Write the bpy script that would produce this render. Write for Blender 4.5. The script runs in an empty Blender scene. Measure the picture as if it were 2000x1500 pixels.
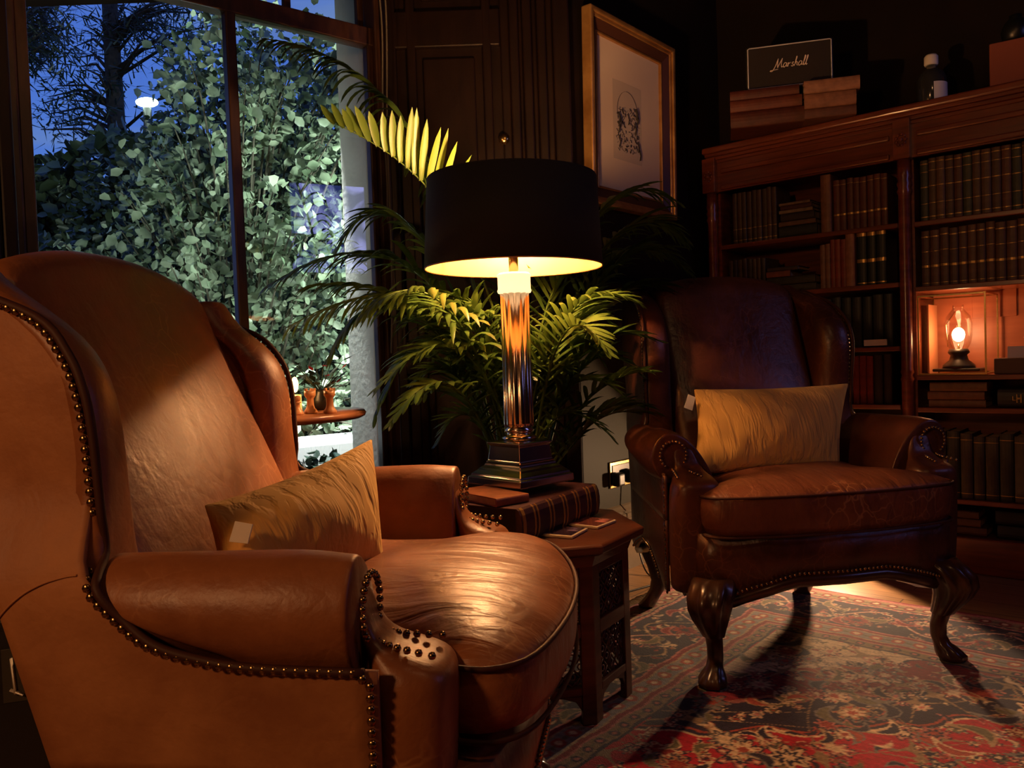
import bpy, math, random
import numpy as np
from mathutils import Vector, Matrix
R = math.radians
PI = math.pi
sc = bpy.context.scene
col = sc.collection
rnd = random.Random(7)

# ------------------------------------------------------------------ camera
H = 0.90; F = 1550.0
PITCH = R(-1.85); ROLL = R(2.0)
fwd = Vector((0, math.cos(PITCH), math.sin(PITCH)))
r0 = Vector((1, 0, 0)); u0 = r0.cross(fwd)
camR = r0 * math.cos(ROLL) - u0 * math.sin(ROLL)
camU = r0 * math.sin(ROLL) + u0 * math.cos(ROLL)
cd = bpy.data.cameras.new('camera'); cam = bpy.data.objects.new('camera', cd); col.objects.link(cam)
m = Matrix((camR, camU, -fwd)).transposed().to_4x4(); m.translation = (0, 0, H)
cam.matrix_world = m
cd.sensor_width = 36; cd.lens = 36 * F / 2000; cd.clip_start = .02; cd.clip_end = 200
sc.camera = cam

def P(px, py, Y):
    """point on the sight line of a photo pixel at world depth Y"""
    d = fwd + camR * ((px - 1000) / F) + camU * ((750 - py) / F)
    return Vector((0, 0, H)) + d * (Y / d.y)

# ------------------------------------------------------------------ view + world
sc.view_settings.view_transform = 'Standard'; sc.view_settings.look = 'None'
sc.view_settings.exposure = 0.0; sc.view_settings.gamma = 1.0
sc.view_settings.use_curve_mapping = False
cy = sc.cycles
cy.max_bounces = 8; cy.diffuse_bounces = 3; cy.glossy_bounces = 4; cy.transmission_bounces = 8
cy.transparent_max_bounces = 16; cy.sample_clamp_indirect = 4; cy.caustics_reflective = False; cy.caustics_refractive = False
cy.blur_glossy = 0.5

w = bpy.data.worlds.new('dusk_sky'); sc.world = w; w.use_nodes = True
nt = w.node_tree; nt.nodes.clear()
def N(nt, t, **kw):
    n = nt.nodes.new(t)
    for k, v in kw.items():
        if k.startswith('_'): setattr(n, k[1:], v)
        else:
            n.inputs[int(k[1:]) if k[0] == 'i' and k[1:].isdigit() else k].default_value = v
    return n
def L(nt, a, ao, b, bi): nt.links.new(a.outputs[ao], b.inputs[bi])
tc = N(nt, 'ShaderNodeTexCoord'); sp = N(nt, 'ShaderNodeSeparateXYZ'); L(nt, tc, 'Generated', sp, 0)
rp = N(nt, 'ShaderNodeValToRGB'); L(nt, sp, 'Z', rp, 0)
cr = rp.color_ramp; cr.elements[0].position = 0.0; cr.elements[0].color = (.02, .05, .16, 1)
cr.elements[1].position = .55; cr.elements[1].color = (.05, .13, .62, 1)
e = cr.elements.new(.22); e.color = (.085, .2, .68, 1)
ns = N(nt, 'ShaderNodeTexNoise', Scale=3.0, Detail=4.0); mp = N(nt, 'ShaderNodeMapping'); mp.inputs['Scale'].default_value = (1, 1, 5)
L(nt, tc, 'Generated', mp, 0); L(nt, mp, 0, ns, 'Vector')
r2 = N(nt, 'ShaderNodeValToRGB'); r2.color_ramp.elements[0].position = .48; r2.color_ramp.elements[1].position = .66
L(nt, ns, 0, r2, 0)
mx = N(nt, 'ShaderNodeMix', _data_type='RGBA'); L(nt, r2, 0, mx, 0); L(nt, rp, 0, mx, 6); mx.inputs[7].default_value = (.16, .26, .52, 1)
bg = N(nt, 'ShaderNodeBackground', Strength=1.1); L(nt, mx, 2, bg, 0)
wo = N(nt, 'ShaderNodeOutputWorld'); L(nt, bg, 0, wo, 0)

# ------------------------------------------------------------------ lights
def light(name, kind, loc, power, colr, size=.05, rot=None, **kw):
    l = bpy.data.lights.new(name, kind); o = bpy.data.objects.new(name, l); col.objects.link(o)
    o.location = loc; l.energy = power; l.color = colr
    if kind == 'AREA': l.size = size
    else: l.shadow_soft_size = size
    if rot is not None: o.rotation_euler = rot
    for k, v in kw.items(): setattr(l, k, v)
    return o
def aim(o, tgt): o.rotation_euler = (Vector(tgt) - o.location).to_track_quat('-Z', 'Y').to_euler()
WARM = (1, .50, .20)
LAMP = Vector((.015, 2.135, 1.262))
light('lamp_bulb_light', 'POINT', LAMP - Vector((0, 0, .014)), 64.0, WARM, .028)
light('lamp_bulb_light', 'POINT', LAMP + Vector((0, 0, .045)), 44.0, WARM, .026)
light('room_lamp_light', 'POINT', (-1.35, -.35, 1.62), 42.0, (1, .45, .17), .12)
light('added_overhead_fill', 'POINT', (.55, .35, 2.5), 8.0, (1, .48, .2), .10)  # added overhead fill without a fitting, lifts bookcase, picture and rug
lo_ = light('low_lamp_light', 'SPOT', (1.325, 3.31, .36), 60.0, (1, .60, .32), .03, spot_size=R(112), spot_blend=.12); aim(lo_, (1.325 - .80, 3.31 - .62, .02))
for p_, e_, t_ in (((-.75, 3.75, 3.3), 420, (-2.3, 5.4, 1.2)), ((-.25, 4.0, 1.7), 150, (-1.9, 5.0, 1.0)), ((-2.45, 2.75, 1.5), 75, (-1.6, 5.2, 1.3))):
    fl = light('garden_flood_light', 'SPOT', p_, e_, (.80, 1, .88), .06, spot_size=R(125), spot_blend=.5); aim(fl, t_)

# ------------------------------------------------------------------ materials
def srgb(h):
    return tuple(((c / 255 + .055) / 1.055) ** 2.4 if c / 255 > .04045 else c / 255 / 12.92 for c in h) + (1,)
def mat(name, base, rough=.5, metal=0, base2=None, nscale=8, ndet=6, lo=.35, hi=.65, bump=0, bscale=40, stretch=None,
        coat=0, sheen=0, trans=0, emit=None, estr=0, ior=1.5, spec=.5, rvar=0, sub=None):
    m = bpy.data.materials.new(name); m.use_nodes = True; nt = m.node_tree; b = nt.nodes['Principled BSDF']
    b.inputs['Base Color'].default_value = (*base[:3], 1); b.inputs['Roughness'].default_value = rough
    b.inputs['Metallic'].default_value = metal; b.inputs['Coat Weight'].default_value = coat
    b.inputs['Coat Roughness'].default_value = .15
    b.inputs['Sheen Weight'].default_value = sheen; b.inputs['Transmission Weight'].default_value = trans
    b.inputs['IOR'].default_value = ior; b.inputs['Specular IOR Level'].default_value = spec
    if emit: b.inputs['Emission Color'].default_value = (*emit[:3], 1); b.inputs['Emission Strength'].default_value = estr
    tc = N(nt, 'ShaderNodeTexCoord'); mp = N(nt, 'ShaderNodeMapping'); L(nt, tc, 'Object', mp, 0)
    if stretch: mp.inputs['Scale'].default_value = stretch
    if base2:
        n = N(nt, 'ShaderNodeTexNoise', Scale=nscale, Detail=ndet); L(nt, mp, 0, n, 'Vector')
        rp = N(nt, 'ShaderNodeValToRGB'); L(nt, n, 0, rp, 0)
        rp.color_ramp.elements[0].position = lo; rp.color_ramp.elements[0].color = (*base[:3], 1)
        rp.color_ramp.elements[1].position = hi; rp.color_ramp.elements[1].color = (*base2[:3], 1)
        L(nt, rp, 0, b, 'Base Color')
    if bump:
        n2 = N(nt, 'ShaderNodeTexNoise', Scale=bscale, Detail=5.0); L(nt, mp, 0, n2, 'Vector')
        bp = N(nt, 'ShaderNodeBump', Strength=bump, Distance=.01); L(nt, n2, 0, bp, 'Height'); L(nt, bp, 0, b, 'Normal')
    return m

def leather(name, c1, c2, c3, rough=.36, crack=.5, wr=0.0):
    """aged leather: mottled patches, fine pale crackle, wrinkles"""
    m = bpy.data.materials.new(name); m.use_nodes = True; nt = m.node_tree; b = nt.nodes['Principled BSDF']
    tc = N(nt, 'ShaderNodeTexCoord')
    n1 = N(nt, 'ShaderNodeTexNoise', Scale=6.0, Detail=7.0, Roughness=.62); L(nt, tc, 'Object', n1, 'Vector')
    rp = N(nt, 'ShaderNodeValToRGB'); L(nt, n1, 0, rp, 0)
    e = rp.color_ramp.elements; e[0].position = .36; e[0].color = (*c1, 1); e[1].position = .66; e[1].color = (*c2, 1)
    # crackle
    dn = N(nt, 'ShaderNodeTexNoise', Scale=9.0, Detail=3.0); L(nt, tc, 'Object', dn, 'Vector')
    ad = N(nt, 'ShaderNodeVectorMath', _operation='MULTIPLY_ADD'); L(nt, dn, 'Color', ad, 0); ad.inputs[1].default_value = (.12, .12, .12); L(nt, tc, 'Object', ad, 2)
    vo = N(nt, 'ShaderNodeTexVoronoi', Scale=24.0, _feature='DISTANCE_TO_EDGE'); L(nt, ad, 0, vo, 'Vector')
    cr = N(nt, 'ShaderNodeValToRGB'); L(nt, vo, 'Distance', cr, 0)
    cr.color_ramp.elements[0].position = 0; cr.color_ramp.elements[0].color = (1, 1, 1, 1); cr.color_ramp.elements[1].position = .055; cr.color_ramp.elements[1].color = (0, 0, 0, 1)
    n3 = N(nt, 'ShaderNodeTexNoise', Scale=5.0, Detail=2.0); L(nt, tc, 'Object', n3, 'Vector')
    r3 = N(nt, 'ShaderNodeValToRGB'); L(nt, n3, 0, r3, 0); r3.color_ramp.elements[0].position = .48; r3.color_ramp.elements[1].position = .68
    mu = N(nt, 'ShaderNodeMath', _operation='MULTIPLY'); L(nt, cr, 0, mu, 0); L(nt, r3, 0, mu, 1)
    mu2 = N(nt, 'ShaderNodeMath', _operation='MULTIPLY'); L(nt, mu, 0, mu2, 0); mu2.inputs[1].default_value = crack
    mx = N(nt, 'ShaderNodeMix', _data_type='RGBA'); L(nt, mu2, 0, mx, 0); L(nt, rp, 0, mx, 6); mx.inputs[7].default_value = (*c3, 1)
    L(nt, mx, 2, b, 'Base Color')
    rr = N(nt, 'ShaderNodeMapRange'); L(nt, n1, 0, rr, 0); rr.inputs[1].default_value = .3; rr.inputs[2].default_value = .7
    rr.inputs[3].default_value = rough - .07; rr.inputs[4].default_value = rough + .12; L(nt, rr, 0, b, 'Roughness')
    b.inputs['Specular IOR Level'].default_value = .55
    # bump: grain + soft wrinkles
    g = N(nt, 'ShaderNodeTexNoise', Scale=160.0, Detail=3.0); L(nt, tc, 'Object', g, 'Vector')
    b1 = N(nt, 'ShaderNodeBump', Strength=.12, Distance=.004); L(nt, g, 0, b1, 'Height')
    b2 = N(nt, 'ShaderNodeBump', Strength=.25, Distance=.004); L(nt, vo, 'Distance', b2, 'Height'); L(nt, b1, 0, b2, 'Normal')
    last = b2
    mp = N(nt, 'ShaderNodeMapping'); L(nt, tc, 'Object', mp, 0); mp.inputs['Scale'].default_value = (1.5, 7, 3)
    wn = N(nt, 'ShaderNodeTexNoise', Scale=3.4, Detail=4.0, Distortion=.6); L(nt, mp, 0, wn, 'Vector')
    b3 = N(nt, 'ShaderNodeBump', Strength=.13 + wr, Distance=.018); L(nt, wn, 0, b3, 'Height'); L(nt, last, 0, b3, 'Normal')
    L(nt, b3, 0, b, 'Normal')
    return m

M = {}
M['tan'] = leather('tan_leather', (.20, .062, .020), (.36, .125, .042), (.55, .25, .11), .40, .6)
M['tan_panel'] = leather('tan_side_leather', (.30, .105, .036), (.46, .185, .066), (.5, .22, .09), .58, .05)
M['tan_seat'] = leather('worn_seat_leather', (.17, .05, .018), (.36, .125, .045), (.62, .32, .15), .36, .6, .35)
M['dark_lea'] = leather('dark_leather', (.055, .017, .009), (.13, .038, .018), (.42, .17, .08), .34, .25)
M['dark_seat'] = leather('worn_dark_leather', (.10, .028, .014), (.21, .068, .03), (.5, .23, .11), .38, .6, .3)
M['pipe'] = mat('leather_piping', (.055, .016, .008), .6, spec=.3)
M['nail'] = mat('antique_brass_nail', (.42, .26, .12), .25, 1)
M['brass'] = mat('polished_brass', (.75, .5, .2), .22, 1)
M['chrome'] = mat('mirror_chrome', (.62, .56, .55), .2, 1)
M['mercury'] = mat('ribbed_mercury_glass', (.62, .50, .42), .2, 1)
M['gold_in'] = mat('gold_lining', (.78, .40, .10), .5, .35)
M['shade'] = mat('black_shade_fabric', (.006, .005, .008), .85, bump=.2, bscale=300)
M['wood'] = mat('dark_mahogany', (.052, .013, .006), .28, base2=(.13, .034, .012), nscale=5, stretch=(1, 1, 8), coat=.3, bump=.05)
M['case'] = mat('bookcase_mahogany', (.13, .028, .010), .30, base2=(.24, .055, .018), nscale=4, stretch=(1, 5, 12), coat=.35, bump=.04)
M['legwood'] = mat('carved_leg_wood', (.030, .012, .007), .3, base2=(.075, .028, .012), nscale=12, coat=.4)
M['table'] = mat('carved_table_wood', (.055, .014, .008), .33, base2=(.12, .034, .014), nscale=7, stretch=(1, 1, 6), coat=.25, bump=.08)
M['panel'] = mat('black_brown_panelling', (.006, .0024, .0017), .42, base2=(.010, .0040, .0026), nscale=4, stretch=(6, 6, 1), bump=.05, spec=.22)
M['sash'] = mat('dark_sash_wood', (.020, .008, .005), .4, base2=(.045, .018, .01), nscale=9, stretch=(5, 5, 1))
M['wall'] = mat('dark_upper_wall', (.008, .0045, .0025), .8, base2=(.011, .0065, .004), nscale=3, spec=.15)
M['dado'] = mat('olive_painted_dado', (.021, .018, .011), .55, base2=(.025, .021, .013), nscale=2, bump=.03, spec=.08)
M['skirt'] = mat('gloss_skirting', (.10, .075, .05), .22, coat=.5)
M['stone'] = mat('pale_stone', (.55, .52, .45), .7, base2=(.66, .63, .56), nscale=6, bump=.2)
M['white'] = mat('white_paint', (.8, .8, .8), .5)
M['black'] = mat('black_plastic', (.008, .008, .008), .35)
M['blackv'] = mat('black_vinyl', (.010, .009, .008), .5, bump=.3, bscale=200)
M['paper'] = mat('aged_paper', (.62, .45, .28), .8, base2=(.5, .36, .22), nscale=60, stretch=(1, 1, 30))
M['mat'] = mat('cream_mount', (.84, .66, .46), .85, base2=(.80, .62, .43), nscale=3)
M['gilt'] = mat('gilt_frame', (.62, .34, .11), .36, .65, base2=(.42, .20, .06), nscale=14, bump=.1)
M['fillet'] = mat('brown_fillet', (.08, .03, .015), .4)
M['palm'] = None
M['soil'] = mat('dark_pot', (.012, .010, .009), .5)
M['bark'] = mat('bark', (.03, .022, .018), .9, base2=(.06, .045, .035), nscale=20, bump=.6)
M['twig'] = mat('twig', (.10, .085, .06), .8)
M['grass'] = mat('dark_lawn', (.012, .022, .008), .95, base2=(.03, .045, .015), nscale=5)
M['red_flower'] = mat('red_petals', (.5, .02, .02), .6)
M['chess'] = mat('boxwood_chess', (.62, .30, .13), .4)
M['tag'] = mat('white_fabric_tag', (.75, .68, .6), .8)
M['iron'] = mat('blackened_metal', (.03, .025, .02), .4, .6)

def leafmat(name, c1, c2, tr=.35, scale=4, rough=.4):
    m = bpy.data.materials.new(name); m.use_nodes = True; nt = m.node_tree; b = nt.nodes['Principled BSDF']
    tc = N(nt, 'ShaderNodeTexCoord'); n = N(nt, 'ShaderNodeTexNoise', Scale=scale, Detail=3.0); L(nt, tc, 'Object', n, 'Vector')
    rp = N(nt, 'ShaderNodeValToRGB'); L(nt, n, 0, rp, 0); rp.color_ramp.elements[0].position = .38; rp.color_ramp.elements[1].position = .62
    rp.color_ramp.elements[0].color = (*c1, 1); rp.color_ramp.elements[1].color = (*c2, 1)
    L(nt, rp, 0, b, 'Base Color'); b.inputs['Roughness'].default_value = rough
    t = N(nt, 'ShaderNodeBsdfTranslucent'); L(nt, rp, 0, t, 0)
    mx = N(nt, 'ShaderNodeMixShader', Fac=tr); L(nt, b, 0, mx, 1); L(nt, t, 0, mx, 2)
    L(nt, mx, 0, nt.nodes['Material Output'], 0)
    return m
M['palm'] = leafmat('palm_leaf', (.055, .11, .018), (.13, .20, .03), .35)
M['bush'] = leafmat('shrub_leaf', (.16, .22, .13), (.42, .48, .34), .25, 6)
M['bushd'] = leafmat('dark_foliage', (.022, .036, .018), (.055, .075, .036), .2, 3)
M['needle'] = leafmat('conifer_needles', (.012, .025, .016), (.03, .05, .03), .1, 2)

def glassmat(name, tint=(1, 1, 1), gl=1.0, ior=1.5, rough=0.0):
    m = bpy.data.materials.new(name); m.use_nodes = True; nt = m.node_tree; nt.nodes.remove(nt.nodes['Principled BSDF'])
    t = N(nt, 'ShaderNodeBsdfTransparent'); t.inputs[0].default_value = (*tint, 1)
    g = N(nt, 'ShaderNodeBsdfGlossy', Roughness=rough); f = N(nt, 'ShaderNodeFresnel', IOR=ior)
    mu = N(nt, 'ShaderNodeMath', _operation='MULTIPLY'); mu.inputs[1].default_value = gl; L(nt, f, 0, mu, 0)
    mx = N(nt, 'ShaderNodeMixShader'); L(nt, mu, 0, mx, 0); L(nt, t, 0, mx, 1); L(nt, g, 0, mx, 2)
    L(nt, mx, 0, nt.nodes['Material Output'], 0)
    return m
M['glass'] = glassmat('window_glass', (.93, .96, .95), 3.0)
M['clear'] = glassmat('clear_glass', (.97, .93, .9), .5)

def pillowmat():
    m = bpy.data.materials.new('mustard_pleated_velvet'); m.use_nodes = True; nt = m.node_tree; b = nt.nodes['Principled BSDF']
    tc = N(nt, 'ShaderNodeTexCoord'); mp = N(nt, 'ShaderNodeMapping'); L(nt, tc, 'Object', mp, 0)
    mp.inputs['Rotation'].default_value = (0, 0, R(62)); mp.inputs['Scale'].default_value = (1, .14, 1)
    n = N(nt, 'ShaderNodeTexNoise', Scale=34.0, Detail=3.0, Distortion=.2); L(nt, mp, 0, n, 'Vector')
    n2 = N(nt, 'ShaderNodeTexNoise', Scale=7.0, Detail=3.0); L(nt, tc, 'Object', n2, 'Vector')
    rp = N(nt, 'ShaderNodeValToRGB'); L(nt, n2, 0, rp, 0); rp.color_ramp.elements[0].color = (.70, .36, .075, 1); rp.color_ramp.elements[1].color = (.84, .48, .13, 1)
    L(nt, rp, 0, b, 'Base Color'); b.inputs['Roughness'].default_value = .75; b.inputs['Sheen Weight'].default_value = .35
    b.inputs['Sheen Tint'].default_value = (1, .8, .4, 1)
    rp2 = N(nt, 'ShaderNodeValToRGB'); L(nt, n, 0, rp2, 0); rp2.color_ramp.elements[0].position = .42; rp2.color_ramp.elements[1].position = .56
    bp = N(nt, 'ShaderNodeBump', Strength=.55, Distance=.004); L(nt, rp2, 0, bp, 'Height'); L(nt, bp, 0, b, 'Normal')
    return m
M['pillow'] = pillowmat()

def floormat():
    m = bpy.data.materials.new('oak_floorboards'); m.use_nodes = True; nt = m.node_tree; b = nt.nodes['Principled BSDF']
    tc = N(nt, 'ShaderNodeTexCoord'); mp = N(nt, 'ShaderNodeMapping'); L(nt, tc, 'Object', mp, 0); mp.inputs['Rotation'].default_value = (0, 0, R(41))
    br = N(nt, 'ShaderNodeTexBrick', Scale=1.0); L(nt, mp, 0, br, 'Vector')
    br.inputs['Color1'].default_value = (.30, .15, .055, 1); br.inputs['Color2'].default_value = (.38, .20, .08, 1); br.inputs['Mortar'].default_value = (.05, .02, .01, 1)
    br.inputs['Mortar Size'].default_value = .002; br.inputs['Brick Width'].default_value = 1.6; br.inputs['Row Height'].default_value = .13
    mp2 = N(nt, 'ShaderNodeMapping'); L(nt, mp, 0, mp2, 0); mp2.inputs['Scale'].default_value = (1.5, 22, 1)
    n = N(nt, 'ShaderNodeTexNoise', Scale=4.0, Detail=6.0); L(nt, mp2, 0, n, 'Vector')
    mx = N(nt, 'ShaderNodeMix', _data_type='RGBA', _blend_type='MULTIPLY'); mx.inputs[0].default_value = .6; L(nt, br, 0, mx, 6)
    rp = N(nt, 'ShaderNodeValToRGB'); L(nt, n, 0, rp, 0); rp.color_ramp.elements[0].color = (.35, .3, .25, 1); rp.color_ramp.elements[0].position = .3; rp.color_ramp.elements[1].position = .6
    L(nt, rp, 0, mx, 7); L(nt, mx, 2, b, 'Base Color'); b.inputs['Roughness'].default_value = .38
    return m
M['floor'] = floormat()

# ------------------------------------------------------------------ mesh helpers
class MB:
    def __init__(s): s.v = []; s.f = []
    def add(s, vs, fs):
        o = len(s.v); s.v += [tuple(v) for v in vs]; s.f += [tuple(i + o for i in f) for f in fs]; return s
    def box(s, x0, x1, y0, y1, z0, z1, T=None):
        vs = [Vector(p) for p in ((x0, y0, z0), (x1, y0, z0), (x1, y1, z0), (x0, y1, z0), (x0, y0, z1), (x1, y0, z1), (x1, y1, z1), (x0, y1, z1))]
        if T: vs = [T @ v for v in vs]
        return s.add(vs, [(0, 3, 2, 1), (4, 5, 6, 7), (0, 1, 5, 4), (1, 2, 6, 5), (2, 3, 7, 6), (3, 0, 4, 7)])
    def loft(s, rings, cap=True, closed=True, T=None):
        n = len(rings[0]); vs = [Vector(p) for r in rings for p in r]
        if T: vs = [T @ v for v in vs]
        fs = []
        for i in range(len(rings) - 1):
            for j in range(n if closed else n - 1):
                k = (j + 1) % n
                fs.append((i * n + j, i * n + k, (i + 1) * n + k, (i + 1) * n + j))
        if cap:
            fs.append(tuple(range(n))[::-1]); b = (len(rings) - 1) * n; fs.append(tuple(range(b, b + n)))
        return s.add(vs, fs)
    def rev(s, prof, seg=24, c=(0, 0, 0), flute=0, nfl=12, T=None, cap=True):
        rings = []
        for r, z in prof:
            ring = []
            for k in range(seg):
                a = 2 * PI * k / seg; rr = r * (1 + flute * abs(math.sin(nfl * a / 2)))
                ring.append((c[0] + rr * math.cos(a), c[1] + rr * math.sin(a), c[2] + z))
            rings.append(ring)
        return s.loft(rings, cap, True, T)
    def sqrev(s, prof, T=None, c=(0, 0, 0)):
        return s.loft([[(c[0] + h, c[1] + h, c[2] + z), (c[0] - h, c[1] + h, c[2] + z), (c[0] - h, c[1] - h, c[2] + z), (c[0] + h, c[1] - h, c[2] + z)] for h, z in prof], True, True, T)
    def tube(s, pts, rad, seg=8, flat=1.0, closed=False, cap=True):
        pts = [Vector(p) for p in pts]; n = len(pts); rings = []
        rs = rad if isinstance(rad, (list, tuple)) else [rad] * n
        up = Vector((0, 0, 1)); prevx = None
        for i, p in enumerate(pts):
            if closed: t = pts[(i + 1) % n] - pts[i - 1]
            else: t = pts[min(i + 1, n - 1)] - pts[max(i - 1, 0)]
            if t.length < 1e-9: t = Vector((0, 0, 1))
            t.normalize()
            if prevx is None:
                x = t.cross(up)
                if x.length < .05: x = t.cross(Vector((0, 1, 0)))
            else: x = prevx - t * prevx.dot(t)
            if x.length < 1e-6: x = t.orthogonal()
            x.normalize(); prevx = x; y = t.cross(x)
            rings.append([p + x * (rs[i] * math.cos(2 * PI * k / seg)) + y * (rs[i] * flat * math.sin(2 * PI * k / seg)) for k in range(seg)])
        if closed: rings.append(rings[0]); cap = False
        return s.loft(rings, cap)
    def ball(s, c, r, seg=10, sc3=(1, 1, 1), T=None):
        c = Vector(c); rings = []; nr = max(4, seg // 2)
        vs = [c + Vector((0, 0, -r * sc3[2]))]
        for i in range(1, nr):
            a = PI * i / nr
            for k in range(seg):
                b = 2 * PI * k / seg
                vs.append(c + Vector((r * math.sin(a) * math.cos(b) * sc3[0], r * math.sin(a) * math.sin(b) * sc3[1], -r * math.cos(a) * sc3[2])))
        vs.append(c + Vector((0, 0, r * sc3[2])))
        fs = []
        for k in range(seg): fs.append((0, 1 + (k + 1) % seg, 1 + k))
        for i in range(nr - 2):
            for k in range(seg):
                a = 1 + i * seg; fs.append((a + k, a + (k + 1) % seg, a + seg + (k + 1) % seg, a + seg + k))
        l = len(vs) - 1; a = 1 + (nr - 2) * seg
        for k in range(seg): fs.append((a + k, a + (k + 1) % seg, l))
        if T: vs = [T @ v for v in vs]
        return s.add(vs, fs)
    def prism(s, poly, y0, y1, axis='y'):
        """poly of (a,b): extruded along axis"""
        def q(a, b, c): return {'y': (a, c, b), 'x': (c, a, b), 'z': (a, b, c)}[axis]
        return s.loft([[q(a, b, y0) for a, b in poly], [q(a, b, y1) for a, b in poly]])
    def build(s, name, mat, parent=None, smooth=True, sub=0, bevel=0, bseg=2, auto=None):
        me = bpy.data.meshes.new(name); me.from_pydata(s.v, [], s.f); me.validate(); 
        import bmesh
        bm = bmesh.new(); bm.from_mesh(me); bmesh.ops.recalc_face_normals(bm, faces=bm.faces); bm.to_mesh(me); bm.free()
        o = bpy.data.objects.new(name, me); col.objects.link(o)
        if isinstance(mat, str): mat = M[mat]
        me.materials.append(mat)
        if parent: o.parent = parent
        if smooth: me.polygons.foreach_set('use_smooth', [True] * len(me.polygons))
        if auto is not None:
            for e in me.edges: pass
            try: me.set_sharp_from_angle(angle=R(auto))
            except Exception: pass
        if bevel:
            b = o.modifiers.new('bevel', 'BEVEL'); b.width = bevel; b.segments = bseg; b.limit_method = 'ANGLE'; b.angle_limit = R(35)
        if sub:
            q = o.modifiers.new('sub', 'SUBSURF'); q.levels = sub; q.render_levels = sub
        return o

def thing(name, label, cat, loc=(0, 0, 0), rz=0, group=None, scale=1):
    o = bpy.data.objects.new(name, None); col.objects.link(o); o.location = loc; o.rotation_euler = (0, 0, rz); o.scale = (scale,) * 3
    o['label'] = label; o['category'] = cat
    if group: o['group'] = group
    return o
def tag(o, label, cat, group=None, kind=None):
    o['label'] = label; o['category'] = cat
    if group: o['group'] = group
    if kind: o['kind'] = kind
    return o
def struct(o): o['kind'] = 'structure'; return o

# room frame: u along the bookcase wall (to the right), v towards the bookcase
RA = R(-41); CU, SU = math.cos(RA), math.sin(RA)
def room(u, v, z=0): return Vector((u * CU - v * SU, u * SU + v * CU, z))
TR = Matrix.Rotation(RA, 4, 'Z')

# ------------------------------------------------------------------ room shell
CEIL = 3.0
W0 = Vector((-.51, 3.11, 0)); WD = Vector((-.788, -.616, 0)); WN = Vector((-.616, .788, 0))
def seg_wall(name, a, b, mt, z0=0, z1=CEIL, th=.15, side=1, parts=None):
    """wall along a->b, thickness on the side given"""
    a = Vector((a[0], a[1], 0)); b = Vector((b[0], b[1], 0)); d = (b - a); l = d.length; d.normalize(); n = Vector((-d.y, d.x, 0)) * side
    T = Matrix(((d.x, n.x, 0, a.x), (d.y, n.y, 0, a.y), (0, 0, 1, 0), (0, 0, 0, 1)))
    mb = MB()
    for x0, x1, zz0, zz1 in (parts or [(0, l, z0, z1)]): mb.box(x0, x1, 0, th, zz0, zz1, T)
    return struct(mb.build(name, mt, smooth=False))
A = (.26, 3.11); C1 = room(-1.845, 3.80)[:2]; C2 = room(1.75, 3.80)[:2]; C3 = room(1.75, -2.6)[:2]
WL = W0 + WD * 1.62; LB = (WL.x - .656 * 4.2, WL.y - .755 * 4.2)
f = MB(); f.box(-6, 5.5, -4.5, 5.0, -.05, 0); struct(f.build('floor', 'floor', smooth=False))
f = MB(); f.box(-6, 5.5, -4.5, 4.6, CEIL, CEIL + .1); struct(f.build('ceiling', 'wall', smooth=False))
seg_wall('wall_picture', A, C1, 'wall')
seg_wall('wall_bookcase', C1, C2, 'wall')
seg_wall('wall_right', C2, C3, 'wall')
seg_wall('wall_rear', C3, LB, 'wall')
seg_wall('wall_left', LB, WL[:2], 'wall')
seg_wall('wall_window', (WL.x, WL.y), (W0.x, W0.y), 'panel', parts=[(0, .40, 0, CEIL), (.40, 1.68, 0, .12), (.40, 1.68, 2.95, CEIL)], th=.12)
seg_wall('wall_reveal', (W0.x + .05, W0.y + .02), (A[0], A[1] + .02), 'panel')
# olive lower wall on the picture wall, moulding, skirting
def wall_strip(name, prof, s0, s1, mt, base=A, dirv=(.656, .755), smooth=True, bevel=0):
    """profile of (offset from wall into the room, z) swept along the wall"""
    d = Vector((*dirv, 0)); n = Vector((d.y, -d.x, 0)); a = Vector((*base, 0))
    rings = [[a + d * s + n * o + Vector((0, 0, z)) for o, z in prof] for s in (s0, s1)]
    return MB().loft(rings).build(name, mt, smooth=False, bevel=bevel)
struct(wall_strip('trim_dado_panel', [(0, .2), (.012, .2), (.012, 1.15), (0, 1.15)], .0, 1.1, 'dado'))
struct(wall_strip('trim_dado_rail', [(0, 1.14), (.03, 1.14), (.04, 1.165), (.03, 1.19), (0, 1.19)], .0, 1.1, 'panel'))
sk = [(0, 0), (.03, 0), (.03, .19), (.036, .195), (.036, .202), (.026, .207), (.026, .214), (.034, .219), (.034, .236), (.024, .243), (.030, .250), (.024, .258), (.018, .268), (.010, .276), (0, .28)]
struct(wall_strip('baseboard_picture', sk, .03, 1.1, 'skirt'))
struct(wall_strip('baseboard_window', sk, 0.0, 1.6, 'panel', base=(WL.x, WL.y), dirv=(.788, .616)))
# architrave between the reveal and the picture wall
mb = MB()
for x0, x1, dep in ((.035, .07, .05), (.07, .085, .03), (.085, .12, .06), (.12, .14, .035), (.14, .175, .05), (.175, .20, .04), (.20, .262, .065)):
    mb.box(x0, x1, A[1] - dep, A[1] + .03, 0, CEIL)
struct(mb.build('trim_architrave', 'panel', smooth=False, bevel=.006))
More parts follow.
